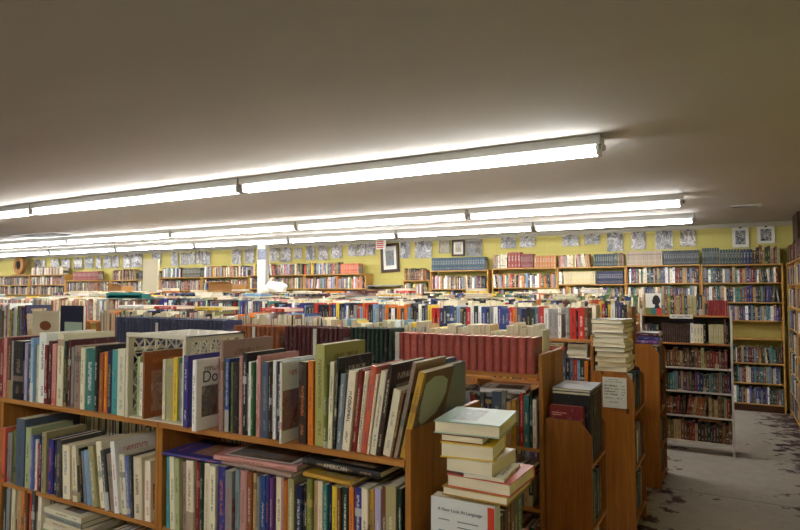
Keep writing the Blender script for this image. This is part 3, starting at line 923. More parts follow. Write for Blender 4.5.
# its front faces the camera on the -x local side
text_mesh('cover_title', 'A New Look At Language', .0132, M['ink_blue'], lang, (-.0012, .108, .302), (R(90), 0, R(-90)))
for i in range(7):
    z = .272-i*.016
    box('cover_text', (-.0010, -.0002, .03 if i % 2 else .05, .115, z, z+.0022), M['ink_blue'], lang)
    if i % 2 == 0: box('cover_text', (-.0010, -.0002, .14, .175, z, z+.0022), M['ink_blue'], lang)
box('red_edge_strip', (-.0012, -.0002, .002, .022, 0.0, .33), simple('red_strip', (206, 60, 36)), lang)['label'] = 'red strip along the right edge'
capbooks = lay([Spec(.03, .27, .15, 'olive green'), Spec(.025, .25, .15, 'red'), Spec(.035, .265, .15, 'dark brown'), Spec(.03, .27, .15, 'dark brown'), Spec(.035, .28, .15, 'brown'), Spec(.035, .285, .15, 'brown'), Spec(.03, .28, .15, 'dark grey'), Spec(.045, .325, .18, 'green', 'cream')], FcA, .085, .655, .515, y=.006)
issue(capbooks, 'on the low near end bookcase', 'books on the low near end bookcase')
# the stack, bottom up
zz = .655+.33
stk = [
 ('mustard', .025, .200, .215, 444, -1, 'mustard yellow book at the bottom of the near stack'),
 ('salmon', .036, .195, .215, 449, -2, 'orange-red hardcover above the mustard book in the near stack'),
 ('white', .009, .120, .17, 464, 3, 'thin white booklet in the middle of the near stack'),
 ('white', .038, .142, .19, 449, -2, 'thick white paperback with patterned cover in the near stack'),
 ('yellow', .044, .158, .17, 440, 7, 'thick yellow hardcover in the near stack'),
 ('rust', .022, .130, .17, 441, 4, 'small rust brown book under the topmost book of the near stack'),
 ('mint', .036, .198, .235, 433, 6, 'large glossy pale mint book on top of the near stack')]
STY = 1.615
z = 1.002
for i, (c_, w_, h_, d_, u, tw, lb) in enumerate(stk):
    s = Spec(w_, h_, d_, c_, None, flat=True, back=True, twist=tw, hard=(c_ not in ('white',)))
    s.frame = Matrix(); s.x = X(u, 440, STY) - .006; s.y = STY; s.z = z
    if c_ == 'mint': s.c = lin((176, 200, 186)); s.rnd = (.2, 0, .3); s.c2 = s.c
    o = real_book(s, 'book'); tag(o, lb, 'book', 'near stack of books'); z += w_+.0008

# cap B binders
FcB = frame(-.617, 3.02, 90)
def standing(fr, x, y, z, w, h, d, col, acc, lb, **k):
    s = Spec(w, h, d, col, acc, **k); s.frame = fr; s.x = x; s.y = y; s.z = z; s.obj = real_book(s, 'book', True); tag(s.obj, unique([lb]), 'book'); return s
r1 = standing(FcB, .03, .03, .745, .035, .275, .17, 'dark red', 'salmon', 'dark red book with pale title lines facing out of the end bookcase')
for i, (ww, zz_) in enumerate(((.075, .235), (.05, .225), (.10, .12))):
    box('cover_title', (-.001, -.0001, .17-.012-ww, .17-.012, zz_, zz_+.006), simple('pale_red_ink', (214, 140, 124)), r1.obj)
bx = .07
for i in range(5): 
    standing(FcB, bx, .002, .745, .056, .325, .19, 'black', 'dark grey', f'tall black binder, {ORD[i]} behind the dark red book'); bx += .058
for i, (c_, w_) in enumerate((('black', .016), ('grey', .014))):
    s = Spec(w_, .29, .195, c_, 'dark grey', flat=True, hard=True); s.frame = FcB; s.x = .06; s.y = .0; s.z = 1.0712+i*.0165; s.rnd = (.1, .1, .1)
    if i: s.c = s.c2 = lin((120, 122, 126))
    tag(real_book(s), ['black folder lying across the black binders', 'grey topped folder lying on the very top of the black binders'][i], 'book')

# cap C: sign and stack
sg = thing('price_list_sign', 'handwritten white price list taped to the orange end bookcase', 'sign', (0, 4.0785, 0))
x0, zt_ = at_y(602.5, 376.5, 4.08); x1, zb_ = at_y(627, 409, 4.08)
box('paper', (x0, x1, -.0012, 0, zb_, zt_), M['paper'], sg)
sw, sh = x1-x0, zt_-zb_
def scribble(name, fx0, fx1, fz, hgt, mat, seed):
    rnd = random.Random(seed); bm = bmesh.new(); xx = x0+fx0*sw; zc = zt_-fz*sh
    while xx < x0+fx1*sw:
        st = rnd.uniform(.003, .006); a = rnd.uniform(-.5, .5); hh = hgt*rnd.uniform(.4, 1)
        m = Matrix.Translation((xx, -.0018, zc)) @ Matrix.Rotation(a, 4, 'Y')
        add_box(bm, -.0009, .0009, -.0003, .0003, -hh/2, hh/2, mtx=m)
        m = Matrix.Translation((xx+st*.5, -.0018, zc+rnd.uniform(-.3, .3)*hgt)) @ Matrix.Rotation(rnd.uniform(-.6, .6), 4, 'Y')
        add_box(bm, -st/2, st/2, -.0003, .0003, -.0007, .0007, mtx=m)
        xx += st if rnd.random() > .12 else st*2.4
    bm_obj(name, bm, mat, sg)
for i, (a, b, z_, h_, mt) in enumerate(((.25, .68, .08, .008, 'ink_green'), (.12, .85, .15, .008, 'ink_green'), (.06, .62, .28, .014, 'ink'), (.78, .92, .28, .01, 'ink'), (.06, .72, .38, .013, 'ink'), (.80, .92, .38, .01, 'ink'), (.08, .62, .47, .012, 'ink'), (.80, .92, .47, .01, 'ink'), (.08, .64, .56, .012, 'ink'), (.80, .92, .56, .01, 'ink'), (.1, .5, .68, .009, 'ink_blue'), (.6, .8, .68, .009, 'ink_blue'), (.3, .65, .81, .009, 'ink_blue'))):
    scribble('handwriting', a, b, z_, h_, M[mt], i)
z = 1.0725
stC = ['cream', 'khaki', 'tan', 'ivory', 'dark grey', 'cream', 'white', 'grey', 'cream', 'tan', 'dark grey']
for i, c_ in enumerate(stC):
    s = Spec(random.uniform(.024, .038), random.uniform(.19, .215), .26, c_, None, flat=True, back=True, twist=random.uniform(-5, 5)+(-6 if i > 7 else 0), hard=i % 3 != 0)
    s.frame = Matrix(); s.x = -.79+(.006 if i < 5 else -.008); s.y = 4.085; s.z = z
    if z+s.w > 1.42: break
    o = real_book(s, 'book', True); tag(o, unique([f'{c_} book, {ORD[i]} from bottom of the leaning stack above the price list']), 'book', 'leaning stack above the price list'); z += s.w+.0008
# cap D small pile
z = 1.157
for i, c_ in enumerate(('violet', 'purple', 'maroon')):
    s = Spec(.03, .17, .24, c_, 'lavender', flat=True, back=False, twist=(-3, 4, -2)[i], hard=True); s.frame = Matrix(); s.x = -.685; s.y = 5.3; s.z = z
    tag(real_book(s, 'book', False), f'{c_} book in the short pile on the farthest end bookcase', 'book', 'purple pile on the farthest end bookcase'); z += .0305

# ------------------------------------------------------------------ row C
zc = 1.27
cr = lay([Spec(.03, .21, .15, 'grey'), Spec(.04, .208, .15, 'red', 'black', tag='thick bright red book'), Spec(.012, .19, .14, 'black'), Spec(.042, .212, .15, 'red', 'white', tag='thicker bright red book beside the end panel'), Spec(.02, .21, .15, 'brown')], FC, -.985, zc, -.82, y=.008)
issue(cr, 'on the third row', 'books on the third row top shelf', False)
cl = fill(FC, -1.95, -.99, zc, 'thriller', to=[], h=(.19, .215), w=(.02, .036), d=(.13, .15), lean=0, y=.01)
for b in cl: stuff.add(b)
fill(FC, -3.6, -1.95, zc, 'thriller', h=(.185, .225), w=(.018, .034), d=(.13, .16), lean=.1)
fill(FC, -5.2, -3.6, zc, 'dim', h=(.20, .25), w=(.016, .034), d=(.15, .18), lean=.2)
fill(FC, -8.6, -5.2, zc, 'beige', h=(.20, .238), w=(.014, .034), d=(.15, .18), lean=.15)
fill(frame(0, YC_+.26), -8.6, -.82, zc, 'pale', h=(.19, .25), w=(.018, .04), d=(.14, .17), back=True, lean=.2)
lo = lay(rnd_specs(40, 'thriller', h=(.15, .168), w=(.016, .03), d=(.12, .14), lean=0), FC, -1.5, .975, -.82, y=.01)
for b in lo:
    if b.col in ('white', 'grey'): b.c = LP['orange']; b.col = 'orange'
for b in lo: stuff.add(b)
wp = flats(FC, -.975, .012, .975+.170, 4, 'pale', w=(.021, .023), h=(.13, .135), d=(.12, .13), back=True, to=[], tw=1, cols=['white']*4)
for b in wp:
    o = real_book(b, 'book', False); tag(o, 'white-edged book in the neat short stack below the bright red books', 'book', 'neat white-edged stack on the third row')
for i, b in enumerate(flats(FC, -1.14, .012, .975+.170, 4, 'mixed', w=(.021, .024), h=(.14, .15), d=(.12, .13), back=False, to=[], tw=2, cols=['purple', 'dark grey', 'red', 'cream'])):
    tag(real_book(b, 'book', False), f'{b.col} book in the colourful short stack on the third row lower shelf', 'book', 'colourful stack on the third row')
for z_ in (.66, .36, .1): fill(FC, -1.9, -.82, z_, 'dim', lean=.1)

def open_crate(label, x, y, z, W, D, H, mat):
    t = thing('plastic_crate', label, 'crate', (x, y, z))
    for nm, b in (('side_wall', (0, .01, 0, D, 0, H)), ('side_wall', (W-.01, W, 0, D, 0, H)), ('side_wall', (0.01, W-.01, 0, D, H-.01, H)), ('crate_bottom', (0.01, W-.01, D-.01, D, .006, H-.01)), ('side_wall', (.01, W-.01, 0, D, 0, .006))):
        box(nm, b, M[mat], t)
    bm = bmesh.new(); e = .018
    for b in ((-e/2, W+e/2, -.014, 0, H-e, H+e/2), (-e/2, e, -.014, 0, 0, H-e), (W-e, W+e/2, -.014, 0, 0, H-e)): add_box(bm, *b)
    bm_obj('rim', bm, M[mat], t, .003)
# sets of crates sit on the row where the books are left out
# ------------------------------------------------------------------ rows D and E
zd = 1.3
for (a, b, p_) in ((-3.2, -.75, 'thriller'), (-5.0, -3.2, 'mixed'), (-9, -5.0, 'beige')):
    fill(FD, a, b, zd, p_, h=(.17, .215), w=(.018, .036), d=(.13, .16), lean=.15)
fill(frame(0, YD+.26), -9, -.75, zd, 'pale', h=(.18, .23), w=(.018, .04), d=(.14, .17), back=True, lean=.2)
fill(FD, -1.5, -.75, 1.0, 'dim', h=(.18, .23))
# white unit and the rest of row E
ze = 1.35
# cameo silhouette book
xs_ = -.765
t = thing('book', 'white book with black portrait silhouette standing cover out above the white unit', 'book', (xs_, YE-.002, ze), 0)
Ws, Hs = .150, .215
box('page_block', (.002, Ws-.002, .004, .02, .002, Hs-.002), M['pages'], t)
box('cover', (0, Ws, 0, .003, .07, Hs), M['paper'], t); 
for i, (c_, a, b) in enumerate((('olive green', 0, .34), ('teal', .34, .68), ('red', .68, 1))): box('cover_panel', (Ws*a, Ws*b, 0, .003, 0, .0695), simple('cover_'+c_.replace(' ', '_'), PAL[c_]), t)
sp_ = [(.50, .30), (.92, .30), (.86, .42), (.82, .50), (.90, .56), (.93, .66), (.88, .78), (.80, .88), (.66, .93), (.54, .88), (.47, .80), (.46, .72), (.40, .64), (.45, .60), (.43, .54), (.48, .50), (.58, .48), (.60, .40)]
prism('silhouette', [(x*Ws, z_*Hs) for x, z_ in sp_], -.001, -.0002, M['ink'], t)
fill(FE, -.80, xs_-.002, ze, 'old', h=(.19, .21), w=(.01, .02), d=(.13, .15), lean=0)
k = fill(FE, xs_+Ws+.004, -.215, ze, 'old', h=(.185, .215), w=(.018, .032), d=(.13, .16), lean=0, y=.01)
rs = lay(volumes(9, .0215, .15, .12, 'dark red'), FE, -.20, ze, -.012, y=.012)
for b in rs: b.c = jitter(lin((150, 34, 36)), .05); stuff.add(b)
fill(FE, -.80, -.63, 1.075, 'old', h=(.17, .19), lean=0); 
k = lay(volumes(13, .019, .19, .14, 'maroon'), FE, -.62, 1.075, -.36, y=.012)
for b in k: b.c = LP['dark brown']; stuff.add(b)
fill(FE, -.36, -.20, 1.075, 'mixed', h=(.18, .2), lean=0, w=(.02, .03))
k = lay(volumes(6, .021, .19, .14, 'cream'), FE, -.24+.045, 1.075, -.06, y=.01)
for b in k: b.c = lin((196, 188, 140)); stuff.add(b)
fill(FE, -.065, -.012, 1.075, 'dim', lean=0, w=(.014, .018))
for z_, pl in ((.835, 'old'), (.602, 'dim'), (.364, 'old'), (.117, 'old')):
    fill(FE, -.80, -.012, z_, pl, h=(.15, .195), w=(.018, .034), d=(.12, .15), lean=.12)
flats(FE, -.30, .02, .117+.197, 1, 'old', h=(.2, .2), back=False, cols=['rust'], w=(.016, .016), d=(.12, .12))
o = box('shelf_label', (0, .21, -.002, 0, 0, .042), M['paper']); o.location = (-.54, YE-.012, 1.315); tag(o, 'white paper shelf label on the front of the old book unit', 'label')
b = bmesh.new(); 
for (x, z_, w_) in ((.02, .02, .03), (.07, .014, .05), (.14, .022, .045)): add_box(b, x, x+w_, -.003, -.0021, z_, z_+.006)
bm_obj('lettering', b, M['ink'], o)
# black bag lying in the gap
bm = bmesh.new()
bmesh.ops.create_uvsphere(bm, u_segments=24, v_segments=12, radius=1)
for v in bm.verts:
    v.co = Vector((v.co.x*.15*(1+.1*math.sin(9*v.co.y)), v.co.y*.05, v.co.z*.022*(1+.3*math.sin(7*v.co.x+3*v.co.y))))
o = bm_obj('cloth_bag', bm, M['black_cloth']); o.location = (-.36, YE+.06, 1.292); tag(o, 'crumpled black cloth bag lying on books below the white label', 'bag')
for f in o.data.polygons: f.use_smooth = True
fill(FE, -3.6, -.84, ze, 'mixed', h=(.16, .21), w=(.018, .034), d=(.13, .16), lean=.15)
fill(FE, -11, -3.6, ze, 'mixed', h=(.16, .21), w=(.018, .034), d=(.13, .16), lean=.15)
fill(frame(0, YE+.26), -11, -.84, ze, 'pale', h=(.16, .21), w=(.018, .04), d=(.13, .16), back=True, lean=.15)
# clutter stacked on the rows
rr = random.Random(4)
for F_, z0, xa, xb, n in ((FD, zd+.218, -8.5, -1.0, 15), (FE, ze+.212, -10.5, -1.0, 20), (FC, zc+.242, -8.4, -6.1, 3), (FC, zc+.255, -5.0, -2.4, 4)):
    for i in range(n):
        x = xa+(xb-xa)*(i+rr.random()*.6)/n
        flats(F_, x, rr.choice((.01, .2)), z0+.002, rr.choice((1, 1, 2, 3)), 'pale' if rr.random() < .6 else 'mixed', w=(.012, .026), h=(.2, .24), d=(.14, .17), tw=9)

# ------------------------------------------------------------------ back wall bookcases
YW = 9.2
BW = [(-.35, .605, 1.945, [1.93, 1.70, 1.44, 1.20, .96, .64, .38, .11], 'far bookcase at the right corner of the yellow wall'),
      (-1.325, -.352, 1.955, [1.94, 1.70, 1.44, 1.2, .96, .64, .38, .11], 'far bookcase under cream striped and blue volumes'),
      (-2.325, -1.327, 1.95, [1.935, 1.69, 1.44, 1.2, .96, .64, .38, .11], 'far bookcase holding ivory matching volumes and navy volumes'),
      (-3.38, -2.33, 1.95, [1.935, 1.64, 1.38, 1.14, .9, .64, .38, .11], 'far bookcase topped with orange and red old volumes'),
      (-4.49, -3.445, 1.93, [1.915, 1.62, 1.36, 1.1, .84, .6, .35, .11], 'far bookcase topped by a long row of blue volumes'),
      (-5.02, -4.50, 1.77, [1.755, 1.5, 1.24, .98, .7, .42, .11], 'lower narrow far bookcase right of the bare yellow wall'),
      (-7.19, -5.79, 1.90, [1.885, 1.63, 1.36, 1.1, .84, .5, .11], 'far bookcase left of the large framed picture'),
      (-8.60, -7.20, 1.90, [1.885, 1.63, 1.36, 1.1, .84, .5, .11], 'far bookcase beside the white column'),
      (-9.95, -8.62, 1.88, [1.87, 1.6, 1.34, 1.08, .8, .5, .11], 'far bookcase between the white column and beige panel'),
      (-11.3, -9.97, 1.88, [1.87, 1.6, 1.34, 1.08, .8, .5, .11], 'far bookcase right behind the beige panel'),
      (-13.0, -11.32, 1.84, [1.83, 1.58, 1.3, 1.04, .8, .5, .11], 'far bookcase left of the beige panel'),
      (-14.8, -13.02, 1.84, [1.83, 1.58, 1.3, 1.04, .8, .5, .11], 'far bookcase holding dark red volumes at left'),
      (-16.4, -14.82, 2.0, [1.99, 1.74, 1.48, 1.2, .9, .5, .11], 'tall far bookcase below the round ornament'),
      (-18.1, -16.42, 2.0, [1.99, 1.74, 1.48, 1.2, .9, .5, .11], 'leftmost far bookcase on the yellow wall')]
tops = {0: None, 1: None, 2: None, 3: None, 4: None}
for i, (x0, x1, H, lv, lb) in enumerate(BW):
    lvh = [H]+lv[1:]
    bookcase('bookcase', lb, frame(x0, YW), x1-x0, .26, [H]+[z for z in lv[1:]], H-.02, mat='wood_light' if i != 1 else 'wood', shelf='wood_light', group='bookcases along the yellow back wall')
    F_ = frame(0, YW)
    pl = 'dim' if i < 2 else ('mixed' if i < 7 else 'far')
    for k, z in enumerate(lv[1:]):
        if z < (.0 if i == 0 else .75): continue
        if i == 0 and k == 3: continue     # the empty shelf
        nxt = lvh[k] if k < len(lvh) else 9
        hm = min(.225, nxt-z-.03)
        if i == 2 and k == 0:
            for (a, b_, c_, n_) in ((-2.23, -1.75, (222, 208, 160), 18), (-1.74, -1.36, (28, 36, 74), 14)):
                for b in lay(volumes(n_, (b_-a)/n_-.001, .19, .15, 'cream'), F_, a, z, b_, y=.01): b.c = jitter(lin(c_), .05); stuff.add(b)
            fill(F_, x0+.02, -2.235, z, 'pale', h=(.17, .19), lean=0); continue
        kk = fill(F_, x0+.022, x1-.022, z, pl, h=(hm*.78, hm), w=(.016, .034), d=(.13, .16), lean=.2)
    # on top
    z = H+.001
def topset(a, b, z, h, rgb, w=.03, d=.16, jit=.06, stripe=False):
    n = max(1, int((b-a)/w))
    for q in lay(volumes(n, (b-a)/n-.0035, h, d, 'cream'), frame(0, YW), a, z, b+.01, y=.01, want=[a+i*(b-a)/n for i in range(n)]):
        q.c = jitter(lin(rgb), jit*1.6)
        if stripe: q.rnd = (.9, .85, .9); q.c2 = lin((96, 30, 34))
        stuff.add(q)
topset(-.33, -.12, 1.946, .23, (34, 62, 66)); topset(-.115, .12, 1.946, .205, (34, 62, 66)); topset(.125, .27, 1.946, .20, (34, 48, 84))
fill(frame(0, YW), .27, .60, 1.946, 'old', h=(.18, .25), lean=0)
topset(-1.31, -.83, 1.956, .205, (196, 180, 160), .027, stripe=True); topset(-.82, -.37, 1.956, .2, (32, 46, 62), .027)
fill(frame(0, YW), -2.30, -1.8, 1.951, 'beige', h=(.16, .2), lean=.5); topset(-1.78, -1.5, 1.951, .185, (38, 60, 68)); fill(frame(0, YW), -1.5, -1.34, 1.951, 'old', h=(.17, .2), lean=0)
fill(frame(0, YW), -3.36, -3.12, 1.951, 'beige', h=(.2, .23), lean=0); topset(-3.11, -2.9, 1.951, .25, (150, 58, 46), .05); topset(-2.89, -2.70, 1.951, .22, (130, 44, 48)); topset(-2.68, -2.34, 1.951, .185, (190, 124, 64), .04)
topset(-4.47, -3.5, 1.931, .215, (46, 78, 98), .03)
fill(frame(0, YW), -5.0, -4.55, 1.771, 'old', h=(.16, .21), lean=0)
topset(-6.35, -5.95, 1.901, .19, (206, 110, 74), .035); fill(frame(0, YW), -7.19, -6.36, 1.901, 'mixed', h=(.17, .22)); fill(frame(0, YW), -8.55, -7.22, 1.901, 'mixed', h=(.17, .22))
fill(frame(0, YW), -9.9, -8.65, 1.881, 'mixed', h=(.18, .23)); fill(frame(0, YW), -11.2, -10.6, 1.881, 'mixed', h=(.18, .22))
topset(-12.0, -11.4, 1.841, .2, (52, 40, 40), .04); topset(-10.55, -10.0, 1.881, .2, (60, 62, 50), .04)
fill(frame(0, YW), -12.95, -12.1, 1.841, 'old', h=(.2, .25)); topset(-14.5, -13.5, 1.841, .22, (136, 50, 46), .05); fill(frame(0, YW), -16.3, -14.9, 2.001, 'beige', h=(.16, .2)); 
# grey framed low case in the bare stretch of wall
bookcase('bookcase', 'low grey-framed shelf unit beneath the large framed picture', frame(-5.77, YW), .74, .26, [1.69, 1.40, 1.1, .8], 1.67, mat='grey_metal', shelf='grey_metal')
for z in (1.40, 1.1): fill(frame(0, YW), -5.74, -5.06, z, 'mixed', h=(.18, .22), lean=.3)

# ------------------------------------------------------------------ right wall bookcases
for i in range(4):
    y1 = 9.15-i*1.15; fr_ = frame(.64, y1, -90)
    lv = [1.94, 1.67, 1.40, 1.13, .87, .60, .33, .09]
    bookcase('bookcase', f'{ORD[i]} bookcase from the back corner along the right wall', fr_, 1.14, .28, lv, 1.92, mat='wood_light', shelf='wood_light', group='bookcases along the right wall')
    if i < 2:
        for z in lv: fill(fr_, .022, 1.12, z, 'old' if z > 1.9 else 'dim', h=(.18, .22), w=(.018, .034), d=(.13, .17), lean=.1)
pn = box('dark_board', (.70, .73, 8.35, 8.95, 2.205, 2.52), M['wood_dark']); tag(pn, 'dark wooden board standing on top of the right wall books', 'board')

# ------------------------------------------------------------------ columns, signs, pictures
tag(box('column_1', (-7.83, -7.64, 8.6, 8.7, 0, ZC), M['white_metal']), kind='structure')
tag(box('display_panel', (-10.02, -9.60, 7.78, 7.82, 0, 2.19), M['beige_board']), 'tall beige board standing among the far left shelves', 'board')
def picture(u0, v0, u1, v1, col, acc, kind, label, Y=YB-.03, rnd=None, tilt=0):
    xa, za = at_y(u0, v0, Y); xb, zb = at_y(u1, v1, Y); w, h = xb-xa, za-zb
    za = min(za, ZC-.06); h = za-zb
    t = thing('framed_picture' if kind in ('frame', 'thin') else 'picture_in_sleeve', label, 'picture', (xa+w/2, Y, za-h/2)); t.rotation_euler = (0, R(tilt), 0)
    fw_ = {'frame': w*.13, 'thin': w*.05, 'sleeve': 0, 'mat': 0}[kind]
    if fw_:
        bm = bmesh.new()
        for b in ((-w/2, w/2, h/2-fw_, h/2), (-w/2, w/2, -h/2, -h/2+fw_), (-w/2, -w/2+fw_, -h/2+fw_, h/2-fw_), (w/2-fw_, w/2, -h/2+fw_, h/2-fw_)): add_box(bm, b[0], b[1], -.02, .01, b[2], b[3])
        bm_obj('frame', bm, M['wood_dark'] if kind == 'frame' or col == 'grey' else M['grey_metal'], t, .004)
        box('mat_board', (-w/2+fw_, w/2-fw_, -.004, .008, -h/2+fw_, h/2-fw_), M['paper'] if kind == 'frame' else M['beige_board'], t)
        w2, h2, yy = (w-2*fw_)*(.62 if kind == 'frame' else .98), (h-2*fw_)*(.66 if kind == 'frame' else .98), -.006
    elif kind == 'mat':
        box('mat_board', (-w/2, w/2, -.002, .006, -h/2, h/2), M['paper'], t); w2, h2, yy = w*.62, h*.7, -.004
    else: w2, h2, yy = w, h, -.002
    bm = bmesh.new(); uvl = bm.loops.layers.uv.new('UVMap'); add_box(bm, -w2/2, w2/2, yy, yy+.0015, -h2/2, h2/2)
    for f in bm.faces:
        for lp in f.loops: lp[uvl].uv = (2.5+lp.vert.co.x/w2*.7, .42+lp.vert.co.z/h2*.55)
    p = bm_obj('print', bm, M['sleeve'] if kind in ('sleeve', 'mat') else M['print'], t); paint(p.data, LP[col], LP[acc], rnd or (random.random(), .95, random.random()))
    if kind in ('sleeve', 'mat'):
        box('clip', (-.015, .015, -.012, 0, h/2-.012, h/2+.010), M['clip'], t)
    return t
PICS = [(732, 225, 749, 247, 'white', 'teal', 'mat', 'teal print in white mat, near the right corner of the yellow wall'),
 (757, 224, 775, 243, 'white', 'brown', 'mat', 'brown photograph in white mat, rightmost picture on the yellow wall'),
 (680, 228, 696, 246, 'tan', 'yellow', 'sleeve', 'golden picture in plastic sleeve above the blue volumes'),
 (655, 229, 673, 249, 'white', 'blue grey', 'sleeve', 'large shiny silver sleeved print left of the golden one'),
 (631, 230, 646, 249, 'grey', 'tan', 'sleeve', 'grey sleeved print third left of the teal print'),
 (607, 231, 623, 251, 'lavender', 'grey', 'sleeve', 'tall shiny lavender print in a sleeve above the ivory set'),
 (584, 232, 600, 244, 'brown', 'grey', 'sleeve', 'small wide brown sleeved print above the old volumes'),
 (562, 233, 579, 246, 'slate blue', 'white', 'sleeve', 'small wide slate and silver sleeved print'),
 (520, 235, 535, 247, 'grey', 'white', 'sleeve', 'small wide silver sleeved print, right one of a pair'),
 (501, 236, 516, 248, 'dark grey', 'white', 'sleeve', 'small wide dark sleeved print, left one of a pair'),
 (466, 235, 482, 256, 'dark grey', 'grey', 'thin', 'grey stone-like framed print above the blue volumes'),
 (452, 237, 465, 256, 'tan', 'cream', 'frame', 'small brown framed print beside the grey framed one'),
 (439, 239, 450, 253, 'tan', 'ivory', 'thin', 'plain beige print in thin frame'),
 (415, 240, 432, 258, 'cream', 'grey', 'sleeve', 'crumpled cream and silver sleeved print right of the large frame'),
 (400, 241, 410, 258, 'grey', 'dark grey', 'sleeve', 'grey photograph sleeve touching the large brown frame'),
 (381, 244, 399, 272, 'grey', 'slate blue', 'frame', 'large dark brown frame with white mat hanging low on the yellow wall'),
 (365, 243, 375, 255, 'white', 'navy', 'sleeve', 'white and navy print, right of three in a strip'),
 (357, 243, 365, 256, 'salmon', 'grey', 'sleeve', 'reddish print, middle of three in a strip'),
 (348, 244, 356, 256, 'navy', 'white', 'sleeve', 'navy print, left of three in a strip'),
 (331, 245, 342, 258, 'dark grey', 'white', 'sleeve', 'dark sleeved print left of the strip of three'),
 (318, 246, 328, 260, 'ivory', 'tan', 'sleeve', 'ivory sleeved print above the far bookcase'),
 (306, 247, 315, 260, 'navy', 'lavender', 'sleeve', 'navy sleeved print above the upright of the far bookcase'),
 (294, 248, 302, 259, 'cream', 'tan', 'sleeve', 'small cream print with dark curve'),
 (281, 248, 291, 262, 'tan', 'brown', 'sleeve', 'tan figure print right of the white column'),
 (270, 248, 279, 261, 'salmon', 'tan', 'sleeve', 'salmon print nearest the white column on its right'),
 (245, 249, 254, 263, 'brown', 'dark red', 'sleeve', 'dark brown print tilted left of the white column'),
 (232, 250, 241, 264, 'grey', 'rust', 'sleeve', 'grey and rust print second left of the white column'),
 (203, 252, 210, 265, 'slate blue', 'brown', 'sleeve', 'slate and brown print at the right of a close group'),
 (196.5, 252, 202, 264, 'ivory', 'rust', 'sleeve', 'narrow ivory print in the close group'),
 (188, 253, 195, 264, 'blue grey', 'white', 'sleeve', 'blue grey print in the close group'),
 (181, 253, 187, 265, 'tan', 'grey', 'sleeve', 'tan print at the left of the close group'),
 (171, 253, 178, 266, 'dark grey', 'white', 'sleeve', 'dark print with white figure alone by the close group'),
 (152, 253, 161, 265, 'red', 'grey', 'sleeve', 'bright red and grey print above the beige board'),
 (131, 254, 142, 267, 'lavender', 'grey', 'sleeve', 'lavender and grey print left of the beige board'),
 (123, 255, 130, 268, 'white', 'brown', 'sleeve', 'white and brown print second left of the beige board'),
 (112, 256, 119, 268, 'tan', 'rust', 'sleeve', 'tan and rust print third left of the beige board'),
 (104, 256, 111, 268, 'cream', 'grey', 'sleeve', 'cream and grey print fourth left of the beige board'),
 (96, 257, 101, 269, 'blue', 'grey', 'sleeve', 'narrow blue print among the far left pictures'),
 (85, 257, 93, 268, 'lavender', 'blue grey', 'sleeve', 'pale violet print among the far left pictures'),
 (74, 258, 82, 269, 'salmon', 'brown', 'sleeve', 'salmon and brown print among the far left pictures'),
 (62, 259, 70, 270, 'tan', 'brown', 'sleeve', 'tan and brown print among the far left pictures'),
 (51, 259, 59, 271, 'khaki', 'dark grey', 'sleeve', 'khaki and dark print among the far left pictures'),
 (34, 260, 45, 271, 'grey', 'tan', 'sleeve', 'wide grey print right of the round ornament')]
for p in PICS: picture(*p[:7], p[7], tilt={'large dark brown frame with white mat hanging low on the yellow wall': -3, 'dark brown print tilted left of the white column': -5}.get(p[7], 0))
# picture on the column, red notice
pc = thing('picture_in_sleeve', 'blue sketch pinned high on the white column', 'picture', (-7.73, 8.597, 2.27))
bm = bmesh.new(); uvl = bm.loops.layers.uv.new('UVMap'); add_box(bm, -.1, .1, -.003, 0, -.1, .1)
for f in bm.faces:
    for lp in f.loops: lp[uvl].uv = (2.5+lp.vert.co.x*4, .42+lp.vert.co.z*3)
q = bm_obj('print', bm, M['print'], pc); paint(q.data, LP['white'], LP['blue'], (.95, .95, .3))
xa, za = at_y(376, 240, 9.3); xb, zb = at_y(386, 249, 9.3)
nt_ = thing('notice', 'red and white notice hanging beside the large brown frame', 'sign', ((xa+xb)/2, 9.3, ZC))
box('hanger_rod', (-.004, .004, -.004, .004, -(ZC-za), 0), M['grey_metal'], nt_)
box('board', (xa-(xa+xb)/2, xb-(xa+xb)/2, -.004, .004, zb-ZC, za-ZC-.002), M['paper'], nt_)
b = bmesh.new()
for k in range(4): add_box(b, xa-(xa+xb)/2+.02, xb-(xa+xb)/2-.05, -.0055, -.0042, zb-ZC+.02+k*.035, zb-ZC+.042+k*.035)
bm_obj('lettering', b, simple('red_ink', (196, 60, 58)), nt_)
# round ornament at far left, standing on the tall bookcase
t = thing('round_ornament', 'tan round ring with black centre on top of the far left bookcase', 'ornament', (-16.95, 9.25, 2.005))
bm = bmesh.new()
seg = 40
rings = [(.135, -.03), (.13, -.05), (.20, -.055), (.245, -.045), (.25, 0), (.25, .05), (.12, .05), (.12, 0)]
vs = [[bm.verts.new((math.cos(2*math.pi*i/seg)*r_, y_, .27+math.sin(2*math.pi*i/seg)*r_)) for i in range(seg)] for r_, y_ in rings]
for a in range(len(rings)):
    b = (a+1) % len(rings)
    for i in range(seg): bm.faces.new((vs[a][i], vs[a][(i+1) % seg], vs[b][(i+1) % seg], vs[b][i]))
bmesh.ops.recalc_face_normals(bm, faces=bm.faces[:]); bm_obj('ring', bm, M['card'], t)
bm = bmesh.new(); add_cyl(bm, (.0, -.02, .27), (.0, .03, .27), .119, 32); bm_obj('centre_disc', bm, M['black_cloth'], t)
bm = bmesh.new(); add_box(bm, -.25, .35, -.06, .06, .0, .022); bm_obj('base', bm, M['card'], t)

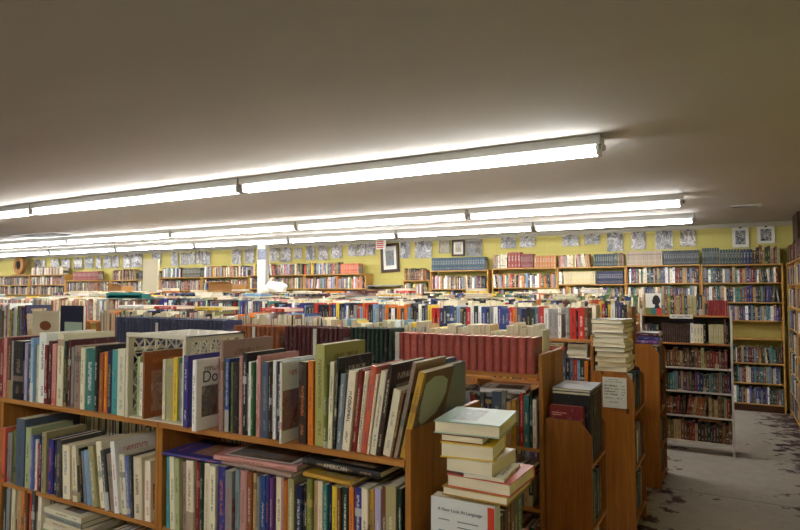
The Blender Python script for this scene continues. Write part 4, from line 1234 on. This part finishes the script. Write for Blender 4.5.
# loose things on top of rows
open_crate('teal open plastic crate lying on the third row', -5.84, YC_+.0, zc+.24, .56, .10, .05, 'teal_plastic')
def card_box(label, x, y, z, w, d, h, mat='card', rz=0):
    t = thing('cardboard_box', label, 'box', (x, y, z), R(rz))
    bm = bmesh.new(); e = .004
    for b in ((-w/2, w/2, -d/2, -d/2+e, 0, h), (-w/2, w/2, d/2-e, d/2, 0, h), (-w/2, -w/2+e, -d/2+e, d/2-e, 0, h), (w/2-e, w/2, -d/2+e, d/2-e, 0, h), (-w/2+e, w/2-e, -d/2+e, d/2-e, 0, e)): add_box(bm, *b)
    bm_obj('box_body', bm, M[mat], t)
    m = Matrix.Translation((0, -d/2, h)) @ Matrix.Rotation(R(-25), 4, 'X')
    bm = bmesh.new(); add_box(bm, -w/2, w/2, -.09, 0, 0, .003, mtx=m); bm_obj('flap', bm, M[mat], t)
card_box('open brown cardboard box on the fifth row near the white column', -6.85, YE+.26, ze+.215, .5, .3, .12)
card_box('small tan cardboard box on the fifth row left of the beige board', -9.4, YE+.26, ze+.215, .35, .25, .1)
# white plastic bag
bm = bmesh.new(); bmesh.ops.create_icosphere(bm, subdivisions=4, radius=1)
for v in bm.verts:
    c = v.co.normalized(); k = 1+.10*math.sin(6*c.x+4*c.z)+.07*math.sin(11*c.y+5*c.x)
    v.co = Vector((c.x*.2*k, c.y*.13*k, max(-.055, c.z*.10*k)))
o = bm_obj('plastic_bag', bm, M['paper']); o.location = (-5.85, YE+.2, ze+.215+.058); tag(o, 'full white plastic bag resting on top of the fifth row', 'bag')
for f in o.data.polygons: f.use_smooth = True

stuff.build('books', 'hundreds of mixed books packed on the farther rows, wall shelves and lower shelves', 'books')

# ------------------------------------------------------------------ camera, world, view
cam = bpy.data.cameras.new('camera'); co = bpy.data.objects.new('camera', cam); COL.objects.link(co)
cam.sensor_width = 36; cam.lens = FPX/800*36; cam.clip_start = .02
co.location = (0, 0, EYE); co.rotation_euler = (R(90)+PIT, 0, YAW)
sc.camera = co
w = bpy.data.worlds.new('world'); sc.world = w; w.use_nodes = True
w.node_tree.nodes['Background'].inputs[0].default_value = (.5, .5, .5, 1); w.node_tree.nodes['Background'].inputs[1].default_value = .02
sc.view_settings.view_transform = 'Standard'; sc.view_settings.look = 'None'; sc.view_settings.gamma = 1
sc.view_settings.use_curve_mapping = False
sc.view_settings.exposure = 0.85
